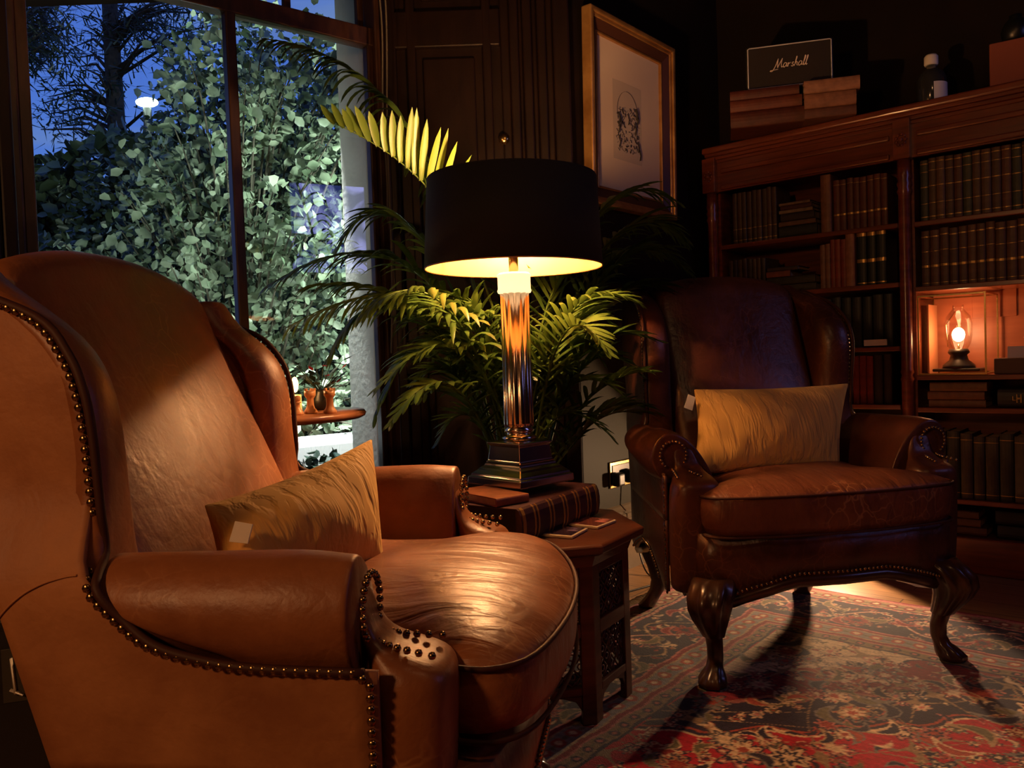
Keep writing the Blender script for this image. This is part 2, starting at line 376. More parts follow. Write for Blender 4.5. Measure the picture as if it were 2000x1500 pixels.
# shutter panels folded in the reveal
mb = MB(); T = None
y = A[1]
mb.box(-.44, .035, y - .012, y + .02, 0, CEIL)
for x0, x1 in ((-.44, -.40), (-.36, -.325), (-.07, -.035), (.0, .035)): mb.box(x0, x1, y - .035, y, 0, CEIL)
for z0, z1 in ((0, .1), (.85, .98), (2.1, 2.24), (2.9, 3.0)): mb.box(-.42, .0, y - .034, y, z0, z1)
for z0, z1 in ((.14, .81), (1.02, 2.06), (2.28, 2.88)):
    mb.box(-.30, -.10, y - .028, y, z0, z1)
sh = mb.build('window_shutter', 'panel', smooth=False, bevel=.006)
tag(sh, 'dark panelled wooden window shutter folded back beside the window', 'shutter')
MB().rev([(.004, 0), (.008, .004), (.008, .014), (.018, .018), (.021, .026), (.018, .034), (.008, .038)], 20, T=Matrix.Translation((.0 + .002, y - .034, 1.735)) @ Matrix.Rotation(R(90), 4, 'X')).build('knob', 'brass', sh)

# ------------------------------------------------------------------ window
def WT(off=0):  # local x along window (left to right), y outwards
    d = -WD; o = WL + WN * off
    return Matrix(((d.x, WN.x, 0, o.x), (d.y, WN.y, 0, o.y), (0, 0, 1, 0), (0, 0, 0, 1)))
T = WT()
wr = thing('window_1', 'tall dark wooden sash window overlooking the garden', 'window', (0, 0, 0)); wr['kind'] = 'structure'
X0, XM, X1 = .40, 1.095, 1.68     # opening, mullion
mb = MB()
mb.box(X0, X0 + .045, 0, .09, .12, 2.95, T); mb.box(X1 - .03, X1, 0, .09, .12, 2.95, T)
mb.box(X0, X1, 0, .09, .12, .17, T); mb.box(X0, X1, 0, .09, 2.9, 2.95, T)
mb.build('window_frame', 'sash', wr, smooth=False, bevel=.006)
mb = MB()
mb.box(X0 + .045, X0 + .08, .02, .06, .17, 2.15, T); mb.box(X1 - .055, X1 - .03, .02, .06, .17, 2.15, T)
mb.box(XM - .018, XM + .018, .015, .06, .17, 2.15, T)
mb.box(X0 + .045, X1 - .03, .012, .065, 2.135, 2.205, T); mb.box(X0 + .045, X1 - .03, .02, .06, .17, .24, T)
mb.build('lower_sash', 'sash', wr, smooth=False, bevel=.005)
mb = MB()
mb.box(X0 + .045, X1 - .03, .07, .10, 2.15, 2.21, T)
for x in (X0 + .05, X0 + .33, XM, X0 + .93, X1 - .05): mb.box(x - .013, x + .013, .07, .10, 2.2, 2.9, T)
mb.build('upper_sash', 'sash', wr, smooth=False, bevel=.004)
for nm, x0, x1, z0, z1, yy in (('glass_pane', X0 + .06, XM - .01, .2, 2.15, .04), ('glass_pane', XM + .01, X1 - .04, .2, 2.15, .04), ('glass_pane', X0 + .06, X1 - .04, 2.2, 2.9, .085)):
    MB().add([T @ Vector(p) for p in ((x0, yy, z0), (x1, yy, z0), (x1, yy, z1), (x0, yy, z1))], [(0, 1, 2, 3)]).build(nm, 'glass', wr, smooth=False)
# stone jamb and lintel outside
mb = MB(); mb.box(X1 - .02, X1 + .3, .12, .36, 0, 3.2, T); mb.box(X0 - .3, X0 - .02, .12, .36, 0, 3.2, T)
struct(mb.build('trim_stone_jamb', 'stone', smooth=False, bevel=.01))
mb = MB(); mb.box(X0 - .3, X1 + .3, .12, .36, 2.95, 3.3, T); struct(mb.build('trim_lintel', 'stone', smooth=False, bevel=.01))
# left fluted pilaster beside window
mb = MB(); mb.box(.0, .40, -.05, 0, 0, CEIL, T)
for k in range(7): mb.box(.015 + k * .055, .045 + k * .055, -.075, -.05, 0, CEIL, T)
mb.box(.38, .42, -.06, .02, 0, CEIL, T)
struct(mb.build('trim_window_casing', 'panel', smooth=False, bevel=.008))
# casing right, cords
mb = MB()
for x0, x1, dd in ((X1 - .008, X1 + .014, .05), (X1 + .014, X1 + .03, .03)): mb.box(x0, x1, -dd, 0, 0, CEIL, T)
struct(mb.build('trim_window_bead', 'sash', smooth=False, bevel=.006))
for k, (px0, px1, py1) in enumerate(((737, 756, 430), (748, 766, 690))):
    pts = [P(px0 + (px1 - px0) * (t ** .6), -30 + (py1 + 30) * t, 2.98) + Vector((.004 * math.sin(9 * t + k), 0, 0)) for t in np.linspace(0, 1, 18)]
    o = MB().tube(pts, .0035, 6).build('sash_cord', M['twig'])
    tag(o, ('pale cord hanging down the right window casing, shorter and nearer the glass', 'pale cord hanging down the right window casing, longer and nearer the shutter')[k], 'cord')

# ------------------------------------------------------------------ leather wing chairs
def sm(pts, n=6, closed=False):
    """Catmull-Rom through points"""
    pts = [Vector(p) for p in pts]; out = []; N_ = len(pts)
    rng = range(N_ if closed else N_ - 1)
    for i in rng:
        if closed: p0, p1, p2, p3 = pts[i - 1], pts[i], pts[(i + 1) % N_], pts[(i + 2) % N_]
        else: p0, p1, p2, p3 = pts[max(i - 1, 0)], pts[i], pts[i + 1], pts[min(i + 2, N_ - 1)]
        for k in range(n):
            t = k / n; out.append(.5 * ((2 * p1) + (p2 - p0) * t + (2 * p0 - 5 * p1 + 4 * p2 - p3) * t * t + (3 * p1 - p0 - 3 * p2 + p3) * t ** 3))
    if not closed: out.append(pts[-1])
    return out
def resample(pts, step):
    out = [pts[0]]; acc = 0
    for a, b in zip(pts, pts[1:]):
        l = (b - a).length
        while l > 0 and acc + l >= step:
            t = (step - acc) / l; a = a.lerp(b, t); out.append(a); l = (b - a).length; acc = 0
        acc += l
    return out
def interp(tab, z, i):
    for a, b in zip(tab, tab[1:]):
        if z <= b[0]:
            t = max(0, (z - a[0]) / (b[0] - a[0])); return a[i] + (b[i] - a[i]) * t
    return tab[-1][i]

def cushion_rings(outline, zt, th, crown, cx):
    """T cushion: crowned top, boxed sides"""
    c = Vector((cx, 0, 0)); pts = [Vector((p[0], p[1], 0)) for p in outline]; rings = []
    def ring(s, z): return [c + (p - c) * s + Vector((0, 0, z(p))) for p in pts]
    for s, z in ((.2, zt - th - .004), (.9, zt - th), (.985, zt - th + .006), (1.012, zt - th * .5), (1.0, zt - .008), (.985, zt), (.93, zt + crown * .28), (.8, zt + crown * .62), (.55, zt + crown * .9), (.25, zt + crown), (.05, zt + crown)):
        rings.append(ring(s, lambda p, z=z: z))
    return rings

def wing_chair(label, loc, rz, scale, zoff, K):
    root = thing('wing_chair', label, 'armchair', (loc[0], loc[1], zoff), rz, None, scale)
    zf = (.013 - zoff) / scale                    # floor in local units
    lm, pm, sm_ = K['leather'], K['panel'], K['seat']
    kz = K['kz']; Z = lambda z: z if z < .7 else .7 + (z - .7) * kz
    XR = K['xr0']; xb = lambda z: K['xb0'] - K['rake'] * (z - .25)
    # wing silhouettes  z, xfront
    tab = K['wing']
    fl = K['flare']
    for s in (1, -1):
        rings = []
        zs = list(np.linspace(.48, tab[-1][0], 16))
        for z in zs:
            xf = interp(tab, z, 1) - (K['fs'] if s > 0 else 0); b = xb(z) + .03; t = min(1, max(0, (z - .9) / .15))
            yi, yo = .262 - K['nar'], .335 - .02 * t - K['nar']; tq = min(1, max(0, (Z(z) - .66) / .12)); tq = tq * tq * (3 - 2 * tq); yo += (1 - tq) * max(0, (.358 + fl * .3 + K['kt'] * -.28) - (yo + fl * .16)); l = max(xf - b, .04)
            def pt(fx, yy, dx=0): x = b + l * fx + dx; return (x, s * (yy + fl * max(0, x - b)), Z(z))
            rings.append([pt(0, yo), pt(.35, yo), pt(.7, yo), pt(1, yo, -.040), pt(1, yo + .006, -.020), pt(1, yo + .004, -.006), pt(1, yo - .014, .005), pt(1, yi + .012, .0), pt(1, yi - .012, -.022), pt(1, yi - .008, -.06), pt(.6, yi), pt(.3, yi), pt(0, yi)])
        # rounded top
        top = rings[-1]; cx = sum(p[0] for p in top) / len(top); cyy = sum(p[1] for p in top) / len(top)
        for f_, dz in ((.85, .010), (.5, .016)): rings.append([(cx + (p[0] - cx) * f_, cyy + (p[1] - cyy) * f_, p[2] + dz) for p in top])
        wg = MB().loft(rings).build('wing', lm, root, sub=1)
        # nail row and piping on the outer face, running down under the arm
        line = []
        for z in np.linspace(tab[-1][0] - .005, .70, 22):
            xf = interp(tab, z, 1) - (K['fs'] if s > 0 else 0); b = xb(z) + .03; x = xf - .010
            line.append(Vector((x, s * (.337 - K['nar'] - .02 * min(1, max(0, (z - .9) / .15)) + fl * max(0, x - b)), Z(z))))
        yo = lambda x: .364 + fl * .3 + K['kt'] * (x - .2)
        arc = [Vector((-.046, s * yo(-.07), .670)), Vector((-.016, s * (yo(-.045)), .636)), Vector((.02, s * (yo(0) + .004), .611)), Vector((.07, s * (yo(.06) + .004), .597)), Vector((.13, s * (yo(.13) + .004), .589)), Vector((.245, s * (yo(.19) + .004), .585))]
        front = [Vector((.262, s * (yo(.2) + .006), z)) for z in np.linspace(.575, .28, 8)]
        full = sm(line[::3] + arc, 5) + sm(front, 4)
        MB().tube([p + Vector((.010, s * .004, 0)) for p in sm(line[::3] + arc, 5)], .0052, 7).build('piping', 'pipe', wg)
        nb = MB()
        for p in resample(full, K['nstep']): nb.ball(p + Vector((0, s * .006, 0)), .0052, 8, (1, .6, 1))
        # outside panel: one skin from wing to rail
        nn = nb.build('nail_trim', 'nail', wg); nn['kind'] = 'stuff'
        prof_ = [(p.z, p.x) for p in arc[::-1]] + [(p.z, p.x) for p in sorted(line, key=lambda q: q.z)]
        iz = lambda z: z if z < .7 else .7 + (z - .7) / kz
        def xr(z):
            if z <= .585: return .268
            if z < .589: return .245 - (z - .585) / .004 * .105
            return interp([(a, b) for a, b in prof_], z, 1)
        def yy(x, z):
            b = xb(min(iz(z), 1.035)) + .03; t = min(1, max(0, (z - .66) / .12)); t = t * t * (3 - 2 * t)
            up = .334 - K['nar'] - .02 * min(1, max(0, (iz(z) - .9) / .15)) + fl * max(0, x - b); dn = .362 + fl * .3 + K['kt'] * (x - .2)
            return dn * (1 - t) + up * t
        zl = lambda x: .285 + K['rails'] * min(1, max(0, (min(abs(x - .24), abs(x - XR - .02)) - .03) / .14)) ** .7
        mb = MB(); NX = 14
        zs2 = list(np.linspace(.47, .585, 9)) + [.587, .589, .593, .597, .603] + list(np.linspace(.610, Z(tab[-1][0]) - .004, 24))
        vs = []; fs = []
        for z in zs2:
            a, b = xb(iz(z)), xr(z)
            for k in range(NX + 1):
                x = a + (b - a) * k / NX; vs.append((x, s * (yy(x, z) + .001), z))
        for r_ in range(len(zs2) - 1):
            for k in range(NX): q = r_ * (NX + 1) + k; fs.append((q, q + 1, q + NX + 2, q + NX + 1))
        o0 = len(vs); NZ = 8
        for k in range(NX + 1):
            x = xb(.47) + (.268 - xb(.47)) * k / NX
            for m_ in range(NZ + 1):
                z = min(.47, zl(x)) + (.47 - min(.47, zl(x))) * m_ / NZ; vs.append((x, s * (yy(x, z) + .001), z))
        for k in range(NX):
            for m_ in range(NZ): q = o0 + k * (NZ + 1) + m_; fs.append((q, q + 1, q + NZ + 2, q + NZ + 1))
        o = mb.add(vs, fs).build('outside_panel', pm, root)
        so = o.modifiers.new('s', 'SOLIDIFY'); so.thickness = .008; so.offset = 0
        nb = MB(); ln2 = [Vector((x, s * (yy(x, zl(x)) + .012), zl(x) + .010)) for x in np.linspace(-.20, .20, 60)]
        for p in resample(ln2, .0125): nb.ball(p, .0045, 8)
        q = nb.build('nail_trim', 'nail', o); q['kind'] = 'stuff'
        if K.get('seam'):
            sp_ = sm([Vector((x, s * (yy(x, z) + .0055), z)) for x, z in ((-.168, .612), (-.15, .640), (-.125, .662), (-.10, .675), (-.075, .682), (-.06, .684))], 6)
            MB().tube(sp_, .0013, 6).build('seam', pm, o)
        # arm: inner panel and outward roll in one section
        rings = []
        for x in (-.14, -.11, -.04, .04, .12, .185, .225, .238, .240):
            sp2 = .05 * (x + .1) + K['armout']; g = 1 + .10 * max(0, (x + .1) / .34); e_ = 0 if x < .22 else (.006 if x < .239 else .016)
            zc = .632 + K.get('armz', 0); r_ = .058 * g
            sec = [(.235, .40), (.248, .50), (.262, .58), (.285 + sp2 * .6 + e_, zc + r_ * .75 - e_), (.318 + sp2 + e_ * .4, zc + r_ * 1.1 - e_), (.352 + sp2, zc + r_ * 1.05 - e_), (.384 + sp2 - e_, zc + r_ * .6 - e_), (.394 + sp2 - e_, zc - e_ * .3), (.380 + sp2 - e_, zc - r_ * .72 + e_ * .6), (.350 + sp2, zc - r_ * 1.1), (.335, .55), (.325, .40)]
            def bx_(a, b, i_):
                return max(x, xr(max(b, .59)) + .004) if i_ >= 4 and i_ <= 9 and x < .12 else x
            rings.append([(bx_(a, b, i_), s * a, b) for i_, (a, b) in enumerate(sec)])
        ar = MB().loft(rings).build('arm', lm, root, sub=2)
        # front post: vertical below, sweeping up into the arm
        rings = []
        for z, xf, yi, yo_, in ((.285, .318, .262, .385), (.30, .325, .26, .39), (.42, .332, .258, .392), (.53, .338, .256, .39), (.558, .340, .258, .387), (.574, .332, .264, .380), (.583, .300, .272, .372), (.594, .270, .282, .364), (.61, .252, .29, .358), (.64, .244, .30, .36), (.66, .235, .315, .35)):
            xq = .240; yi += K['armout'] * .5; yo_ += K['armout'] * .5; c_ = .35
            rr = max(.004, (xf - xq)) * c_
            rings.append([(min(xq, xf - .02), s * yi, z), (xf - rr, s * yi, z), (xf - rr * .25, s * (yi + (yo_ - yi) * .12), z), (xf, s * (yi + (yo_ - yi) * .35), z), (xf, s * (yi + (yo_ - yi) * .68), z), (xf - rr * .25, s * (yi + (yo_ - yi) * .9), z), (xf - rr, s * yo_, z), (min(xq, xf - .02), s * yo_, z)])
        fp = MB().loft(rings).build('arm_front', K.get('front', lm), root, sub=2)
        # keyhole of nails on the facing
        key = []
        ym = .345 + K['armout']; zc = .636 + K.get('armz', 0)
        for a in np.linspace(-50, 230, 19): key.append(Vector((.250, s * (ym + .036 * math.cos(R(a))), zc + .036 * math.sin(R(a)))))
        for side in (-1, 1):
            for t in np.linspace(0, 1, 8):
                key.append(Vector((.256 + .062 * t ** 1.8, s * (ym - .015 + side * (.020 - .004 * math.sin(t * PI) + .012 * t)), .600 - .012 * t)))
        nb = MB()
        for p in key: nb.ball(p, .0046, 8)
        kn = nb.build('facing_nails', 'nail', fp); kn['kind'] = 'stuff'
    # back
    rings = []
    for j in range(15):
        u = -1 + 2 * j / 14; y = u * (.275 - K['nar']); zt = K['top'] - K['drop'] * abs(u) ** 2.2; bulge = K['bulge'] * (1 - abs(u) ** 3)
        prof = []
        xi = lambda z: .0 - (z - .5) * K['lean'] + bulge * (.6 + .4 * math.sin(PI * min(1, (z - .45) / .55)))
        for z in np.linspace(.44, zt - .045, 9): prof.append((xi(z), y, z))
        xt0 = xi(zt - .045); xt1 = xb(zt) ; th = xt0 - xt1
        for a in (25, 55, 90, 125, 155): prof.append((xt0 - th * .5 * (1 - math.cos(R(a))), y, zt - .045 + .045 * math.sin(R(a))))
        for z in np.linspace(zt - .045, .27, 7): prof.append((xb(z), y, z))
        rings.append([(a, b, Z(c)) for a, b, c in prof])
    MB().loft(rings).build('backrest', K.get('back', lm), root, sub=1)
    # rail
    rp_ = K['rail']; o_ = [( XR, .325), (.20, .35), (.30, .37), (.36, .335), (.40, .20), (.415, 0)]
    pts = [Vector((x, y, 0)) for x, y in o_] + [Vector((x, -y, 0)) for x, y in o_[-2::-1]]
    n = len(pts); mb = MB(); segs = []
    full = []
    for i in range(n - 1):
        for k in range(5): full.append(pts[i].lerp(pts[i + 1], k / 5))
    full.append(pts[-1])
    def zlow(p):
        if abs(p.y) > .30 and p.x < .25: return .285 + K['rails'] * min(1, max(0, (min(abs(p.x - .24), abs(p.x - XR - .02)) - .03) / .14)) ** .7
        # low at the corners (over the knees), arched in between
        d = min((p - Vector(c)).length for c in ((.36, .335, 0), (.36, -.335, 0), (XR, .325, 0), (XR, -.325, 0)))
        return .285 + rp_ * min(1, max(0, (d - .05) / .16)) ** .8 + .012 * math.exp(-((d) / .05) ** 2) * 0
    rings = [[(p.x * .86, p.y * .86, zlow(p)), (p.x, p.y, zlow(p)), (p.x * 1.01, p.y * 1.01, .38), (p.x * 1.005, p.y * 1.005, .445), (p.x * .86, p.y * .86, .45)] for p in full]
    ra = mb.loft(rings).build('seat_rail', K.get('front', lm), root)
    nb = MB()
    for p in resample([Vector((p.x * 1.012, p.y * 1.012, zlow(p) + .010)) for p in full], .0125): nb.ball(p, .0045, 6)
    q = nb.build('nail_trim', 'nail', ra); q['kind'] = 'stuff'
    rings = [[(p.x * .9, p.y * .9, zlow(p) - .028), (p.x * .995, p.y * .995, zlow(p) - .026), (p.x * 1.012, p.y * 1.012, zlow(p) - .012), (p.x * 1.0, p.y * 1.0, zlow(p) + .002), (p.x * .9, p.y * .9, zlow(p) + .002)] for p in full]
    MB().loft(rings).build('apron', 'legwood', root)
    MB().box(XR + .02, .30, -.3, .3, .36, .44).build('webbing', 'black', root, smooth=False)
    # cushion
    ol = K['outline']; ol = [Vector((x, y, 0)) for x, y in ol] + [Vector((x, -y, 0)) for x, y in ol[-2::-1]]
    ol = sm(ol, 4, True)
    zt = K['seatz']
    cu = MB().loft(cushion_rings(ol, zt, K['seatth'], K['crown'], .22)).build('seat_cushion', sm_, root, sub=1)
    for zz, s_ in ((zt - .003, 1.006), (zt - K['seatth'] + .004, .995)):
        c = Vector((.22, 0, 0)); MB().tube([c + (p - c) * s_ + Vector((0, 0, zz)) for p in ol], .0034, 6, closed=True).build('piping', 'pipe', cu)
    # legs
    for sx, s in ((1, 1), (1, -1), (-1, 1), (-1, -1)):
        mb = MB(); rings = []
        if sx > 0:
            dirv = Vector((.6, .5 * s, 0)).normalized(); base = Vector((.335, s * .315, 0))
            #       z     out   r    flute
            spec = [(.335, .000, .052, .0), (.31, .018, .056, .10), (.285, .036, .055, .14), (.25, .046, .050, .14), (.215, .040, .042, .14), (.18, .026, .033, .12), (.15, .014, .027, .06), (.146, .012, .022, 0), (.11, .004, .0205, 0), (.075, .004, .020, 0), (.05, .012, .022, .03), (.035, .024, .029, .09), (.018, .034, .035, .11), (.004, .036, .034, .08), (.0, .036, .030, 0)]
            if K.get('outsplay'): pass
        else:
            dirv = Vector((-1, .15 * s, 0)).normalized(); base = Vector((XR + .025, s * .27, 0))
            spec = [(.335, 0, .045, 0), (.29, .004, .046, 0), (.24, .006, .040, 0), (.19, -.012, .031, 0), (.14, -.02, .025, 0), (.10, -.008, .024, 0), (.06, .022, .024, 0), (.03, .048, .027, 0), (.012, .064, .029, 0), (0, .068, .026, 0)]
        for z, out, r_, flt in spec:
            c = base + dirv * out; zz = zf + (z / .335) * (.335 - zf); ring = []
            for k in range(32):
                a = 2 * PI * k / 32; rr = r_ * (1 + flt * math.cos(8 * a))
                ring.append((c.x + rr * math.cos(a), c.y + rr * math.sin(a), zz))
            rings.append(ring)
        mb.loft(rings); lg = mb.build('leg', 'legwood', root)
        if sx > 0:   # carved scrolls beside the knee
            for q in (0, 1):
                d2 = Vector((0, -s, 0)) if q == 0 else Vector((-1, 0, 0))
                c = base + d2 * .062 + dirv * .012
                pts = [c + d2 * (.026 * (1 - t * .75) * math.cos(t * 9)) + Vector((0, 0, .285 + .028 * (1 - t * .75) * math.sin(t * 9))) + dirv * .01 for t in np.linspace(0, 1, 22)]
                MB().tube(pts, [.010 * (1 - .5 * t) for t in np.linspace(0, 1, 22)], 8).build('knee_scroll', 'legwood', lg)
    return root

LCH = dict(leather='tan', panel='tan_panel', seat='tan_seat', front='tan', facing='tan', kz=1.0, rake=.31, xb0=-.030, xr0=-.07, flare=.10, armout=0.0,
           wing=[(.48, -.02), (.60, -.03), (.70, -.048), (.80, -.052), (.86, -.055), (.90, -.066), (.93, -.083), (.955, -.105), (.975, -.135), (.99, -.168), (1.003, -.208), (1.014, -.255)],
           top=1.085, drop=.05, bulge=.03, lean=.43, rail=.06, rails=.168, nar=0.0, fs=.034, kt=.04, nstep=.0118, seam=True,
           outline=[(-.02, .235), (.12, .245), (.23, .247), (.275, .268), (.325, .305), (.375, .312), (.42, .27), (.455, .14), (.467, 0)], seatz=.558, seatth=.092, crown=.045)
wing_chair('large tan leather wing armchair with brass nail trim, nearest the camera', (-.38 * 1.1, 1.22 * 1.1), R(-5), 1.1, -.09, LCH)
RCH = dict(leather='dark_lea', panel='dark_lea', seat='dark_seat', front='dark_lea', facing='dark_lea', kz=1.22, rake=.24, xb0=-.21, xr0=-.24, flare=.12, armout=.035,
           wing=[(.48, -.02), (.60, -.035), (.70, -.055), (.80, -.052), (.86, -.045), (.90, -.050), (.94, -.070), (.975, -.115), (1.0, -.165), (1.02, -.225), (1.035, -.30)],
           top=1.075, drop=.03, bulge=.035, lean=.43, rail=.05, rails=.06, nar=.028, fs=.012, kt=.16, nstep=.0125,
           outline=[(-.02, .235), (.12, .245), (.23, .255), (.27, .29), (.32, .338), (.365, .342), (.40, .30), (.425, .15), (.432, 0)], seatz=.545, seatth=.105, crown=.035)
wing_chair('dark brown leather wing armchair with carved legs standing near the bookcase', (.79, 2.52), R(-80), 1.06, -.058, RCH)

# ------------------------------------------------------------------ pillows
def pillow(name, label, A_, B_, C_, D_, th, tagpos=None, bend=0.0):
    """corners: A top-left, B top-right, C bottom-right, D bottom-left; plumped in the middle"""
    A_, B_, C_, D_ = map(Vector, (A_, B_, C_, D_))
    cen = (A_ + B_ + C_ + D_) / 4; ex = ((B_ - A_) + (C_ - D_)).normalized(); n = ex.cross((A_ - D_) + (B_ - C_)).normalized(); ey = n.cross(ex)
    Mx = Matrix((ex, ey, n)).transposed().to_4x4(); Mx.translation = cen; inv = Mx.inverted()
    a, b, c, d = (inv @ q for q in (A_, B_, C_, D_))
    NU, NV = 29, 21; vs = []; fs = []; rr = random.Random(3)
    for side in (1, -1):
        for j in range(NV):
            for i in range(NU):
                u = i / (NU - 1); v = j / (NV - 1)
                # pinch edges inward between corners
                pu = u; pv = v
                p = a.lerp(b, pu).lerp(d.lerp(c, pu), pv)
                su = math.sin(PI * u); sv = math.sin(PI * v)
                p = p.lerp(Vector((0, 0, 0)), .085 * (su * (1 - sv) + sv * (1 - su)))
                h = th * (max(su, 0) ** .55) * (max(sv, 0) ** .55)
                p = p + Vector((0, 0, side * h + bend * (u - .5) ** 2))
                p.z += side * .0018 * math.sin(u * 31 + v * 9) * su * sv + side * .006 * math.sin(u * 9 - v * 7 + 1) * su * sv
                vs.append(p)
    def ix(s, i, j): return s * NU * NV + j * NU + i
    for s in (0, 1):
        for j in range(NV - 1):
            for i in range(NU - 1): fs.append((ix(s, i, j), ix(s, i + 1, j), ix(s, i + 1, j + 1), ix(s, i, j + 1)))
    me = MB().add(vs, fs)
    o = me.build(name, 'pillow', None, sub=1)
    import bmesh as B
    bm = B.new(); bm.from_mesh(o.data); B.ops.remove_doubles(bm, verts=bm.verts, dist=.0008); B.ops.recalc_face_normals(bm, faces=bm.faces); bm.to_mesh(o.data); bm.free()
    o.matrix_world = Mx
    tag(o, label, 'cushion')
    if tagpos:
        q = [inv @ Vector(p) for p in tagpos]
        nn = (q[1] - q[0]).cross(q[3] - q[0]).normalized() * .0012
        MB().loft([[p - nn for p in q], [p + nn for p in q]]).build('label_tag', 'tag', o, smooth=False)
    return o
s = 1.1
pillow('cushion', 'mustard yellow pleated cushion leaning in the tan armchair in the foreground',
       P(372, 1000, 1.15), P(714, 862, 1.50), P(738, 1128, 1.38), P(420, 1190, 1.05), .075,
       [P(448, 1058, 1.085), P(484, 1062, 1.08), P(494, 1024, 1.09), P(460, 1018, 1.095)], bend=.1)
pillow('cushion', 'mustard yellow pleated cushion propped upright on the dark armchair near the bookcase',
       P(1350, 757, 2.42), P(1662, 745, 2.60), P(1645, 925, 2.45), P(1345, 932, 2.28), .075,
       [P(1336, 796, 2.37), P(1352, 802, 2.37), P(1358, 776, 2.38), P(1344, 770, 2.38)])

# ------------------------------------------------------------------ rug
def rug():
    u0_, u1_, v0_, v1_ = -1.52, .95, -.45, 2.91
    us = np.unique(np.concatenate([np.arange(u0_, .42, .0042), np.arange(.42, u1_, .02), [u1_]]))
    vs = np.unique(np.concatenate([np.arange(v0_, 1.2, .02), np.arange(1.2, v1_, .0042), [v1_]]))
    nu, nv = len(us), len(vs); U, V = np.meshgrid(us, vs)
    rs = np.random.RandomState(5)
    C = lambda *c: np.array(c, float)
    red, dred, navy, cream, rose, grey, rust, tan, olive = C(.52, .008, .030), C(.26, .008, .018), C(.022, .016, .045), C(.78, .56, .36), C(.60, .19, .16), C(.22, .19, .18), C(.44, .07, .04), C(.50, .32, .18), C(.16, .13, .07)
    img = np.zeros((nv, nu, 3)); img[:] = red
    wv = V + .004 * np.sin(U * 40); wu = U + .004 * np.sin(V * 40)
    d = np.minimum(np.minimum(wu - u0_, u1_ - wu), np.minimum(wv - v0_, v1_ - wv))
    along = np.where(np.minimum(U - u0_, u1_ - U) < np.minimum(V - v0_, v1_ - V), V, U)
    B = .50
    # field corner spandrels
    def corner(cu, cv, ou, ov):
        a = np.abs(U - cu); b = np.abs(V - cv); th = np.arctan2(b, a); r = (a ** 1.25 + (b * 1.0) ** 1.25) ** (1 / 1.25)
        sc_ = r + .028 * np.abs(np.sin(th * 9)) + .012 * np.sin(th * 27)
        inside = ((U - cu) * ou > 0) & ((V - cv) * ov > 0)
        img[inside & (sc_ < .86)] = cream; img[inside & (sc_ < .85)] = navy; img[inside & (sc_ < .835)] = rust
        img[inside & (sc_ < .825)] = navy; img[inside & (sc_ < .64)] = rose * .6; img[inside & (sc_ < .62)] = dred; img[inside & (sc_ < .44)] = navy; img[inside & (sc_ < .43)] = cream
        return inside & (sc_ < .84)
    for cu, ou in ((u0_ + B, 1), (u1_ - B, -1)):
        for cv, ov in ((v0_ + B, 1), (v1_ - B, -1)): corner(cu, cv, ou, ov)
    bands = [(0, .012, dred), (.012, .030, rose), (.030, .085, tan * .75), (.085, .092, navy), (.092, .105, rose), (.105, .112, navy), (.112, .345, navy), (.345, .352, rose), (.352, .366, dred), (.366, .372, tan), (.372, .425, grey * 1.2), (.425, .432, tan), (.432, .446, dred), (.446, .452, rose), (.452, .49, tan * .6), (.49, .50, navy)]
    for a, b, c in bands: img[(d >= a) & (d < b)] = c
    # small rosettes along the guard stripes
    for dc, per, rr, c1, c2 in ((.058, .055, .020, dred, cream), (.398, .060, .020, rust, cream), (.471, .050, .014, navy, rose), (.098, .03, .006, cream, dred)):
        ph = ((along / per) % 1 - .5) * per; q = np.hypot(ph, d - dc)
        img[q < rr] = c1; img[q < rr * .5] = c2
        q2 = np.hypot(((along / per + .5) % 1 - .5) * per * .6, (d - dc) * 1.4); img[(q2 < rr * .42)] = olive
    # scrolling vines
    mb_ = (d > .112) & (d < .345)
    vine = np.abs(d - .23 - .075 * np.sin(along * 2 * PI / .36)); img[mb_ & (vine < .006)] = rose; img[mb_ & (vine < .003)] = cream
    vine = np.abs(d - .23 + .085 * np.sin(along * 2 * PI / .36 + .7)); img[mb_ & (vine < .004)] = tan
    fld = d > .50
    for kx, ky, ph_ in ((9, 6, 0), (7, -8, 2), (5, 9, 4)):
        g = np.sin(kx * U * 2.1 + 1.3 * np.sin(ky * V * 1.3) + ph_) + np.sin(ky * V * 2.3 + 1.1 * np.sin(kx * U * 1.1)); img[fld & (np.abs(g) < .035)] = tan * .7
    # blossoms
    def blossom(cu, cv, r, pet, c1, c2, c3, rot, sq):
        i0, i1 = np.searchsorted(us, [cu - r * 1.3, cu + r * 1.3]); j0, j1 = np.searchsorted(vs, [cv - r * 1.3, cv + r * 1.3])
        if i1 <= i0 or j1 <= j0: return
        a = U[j0:j1, i0:i1] - cu; b = V[j0:j1, i0:i1] - cv
        x = a * math.cos(rot) + b * math.sin(rot); y = (-a * math.sin(rot) + b * math.cos(rot)) * sq
        q = np.hypot(x, y); th = np.arctan2(y, x); e = r * (.78 + .22 * np.cos(pet * th)); sub = img[j0:j1, i0:i1]
        sub[q < e] = navy if c1 is not navy else cream; sub[q < e * .88] = c1; sub[q < e * .58] = c2
        sub[q < e * .32] = c3; sub[(q < e * .8) & (q > e * .62) & (np.cos(pet * 2 * th) > .5)] = c3
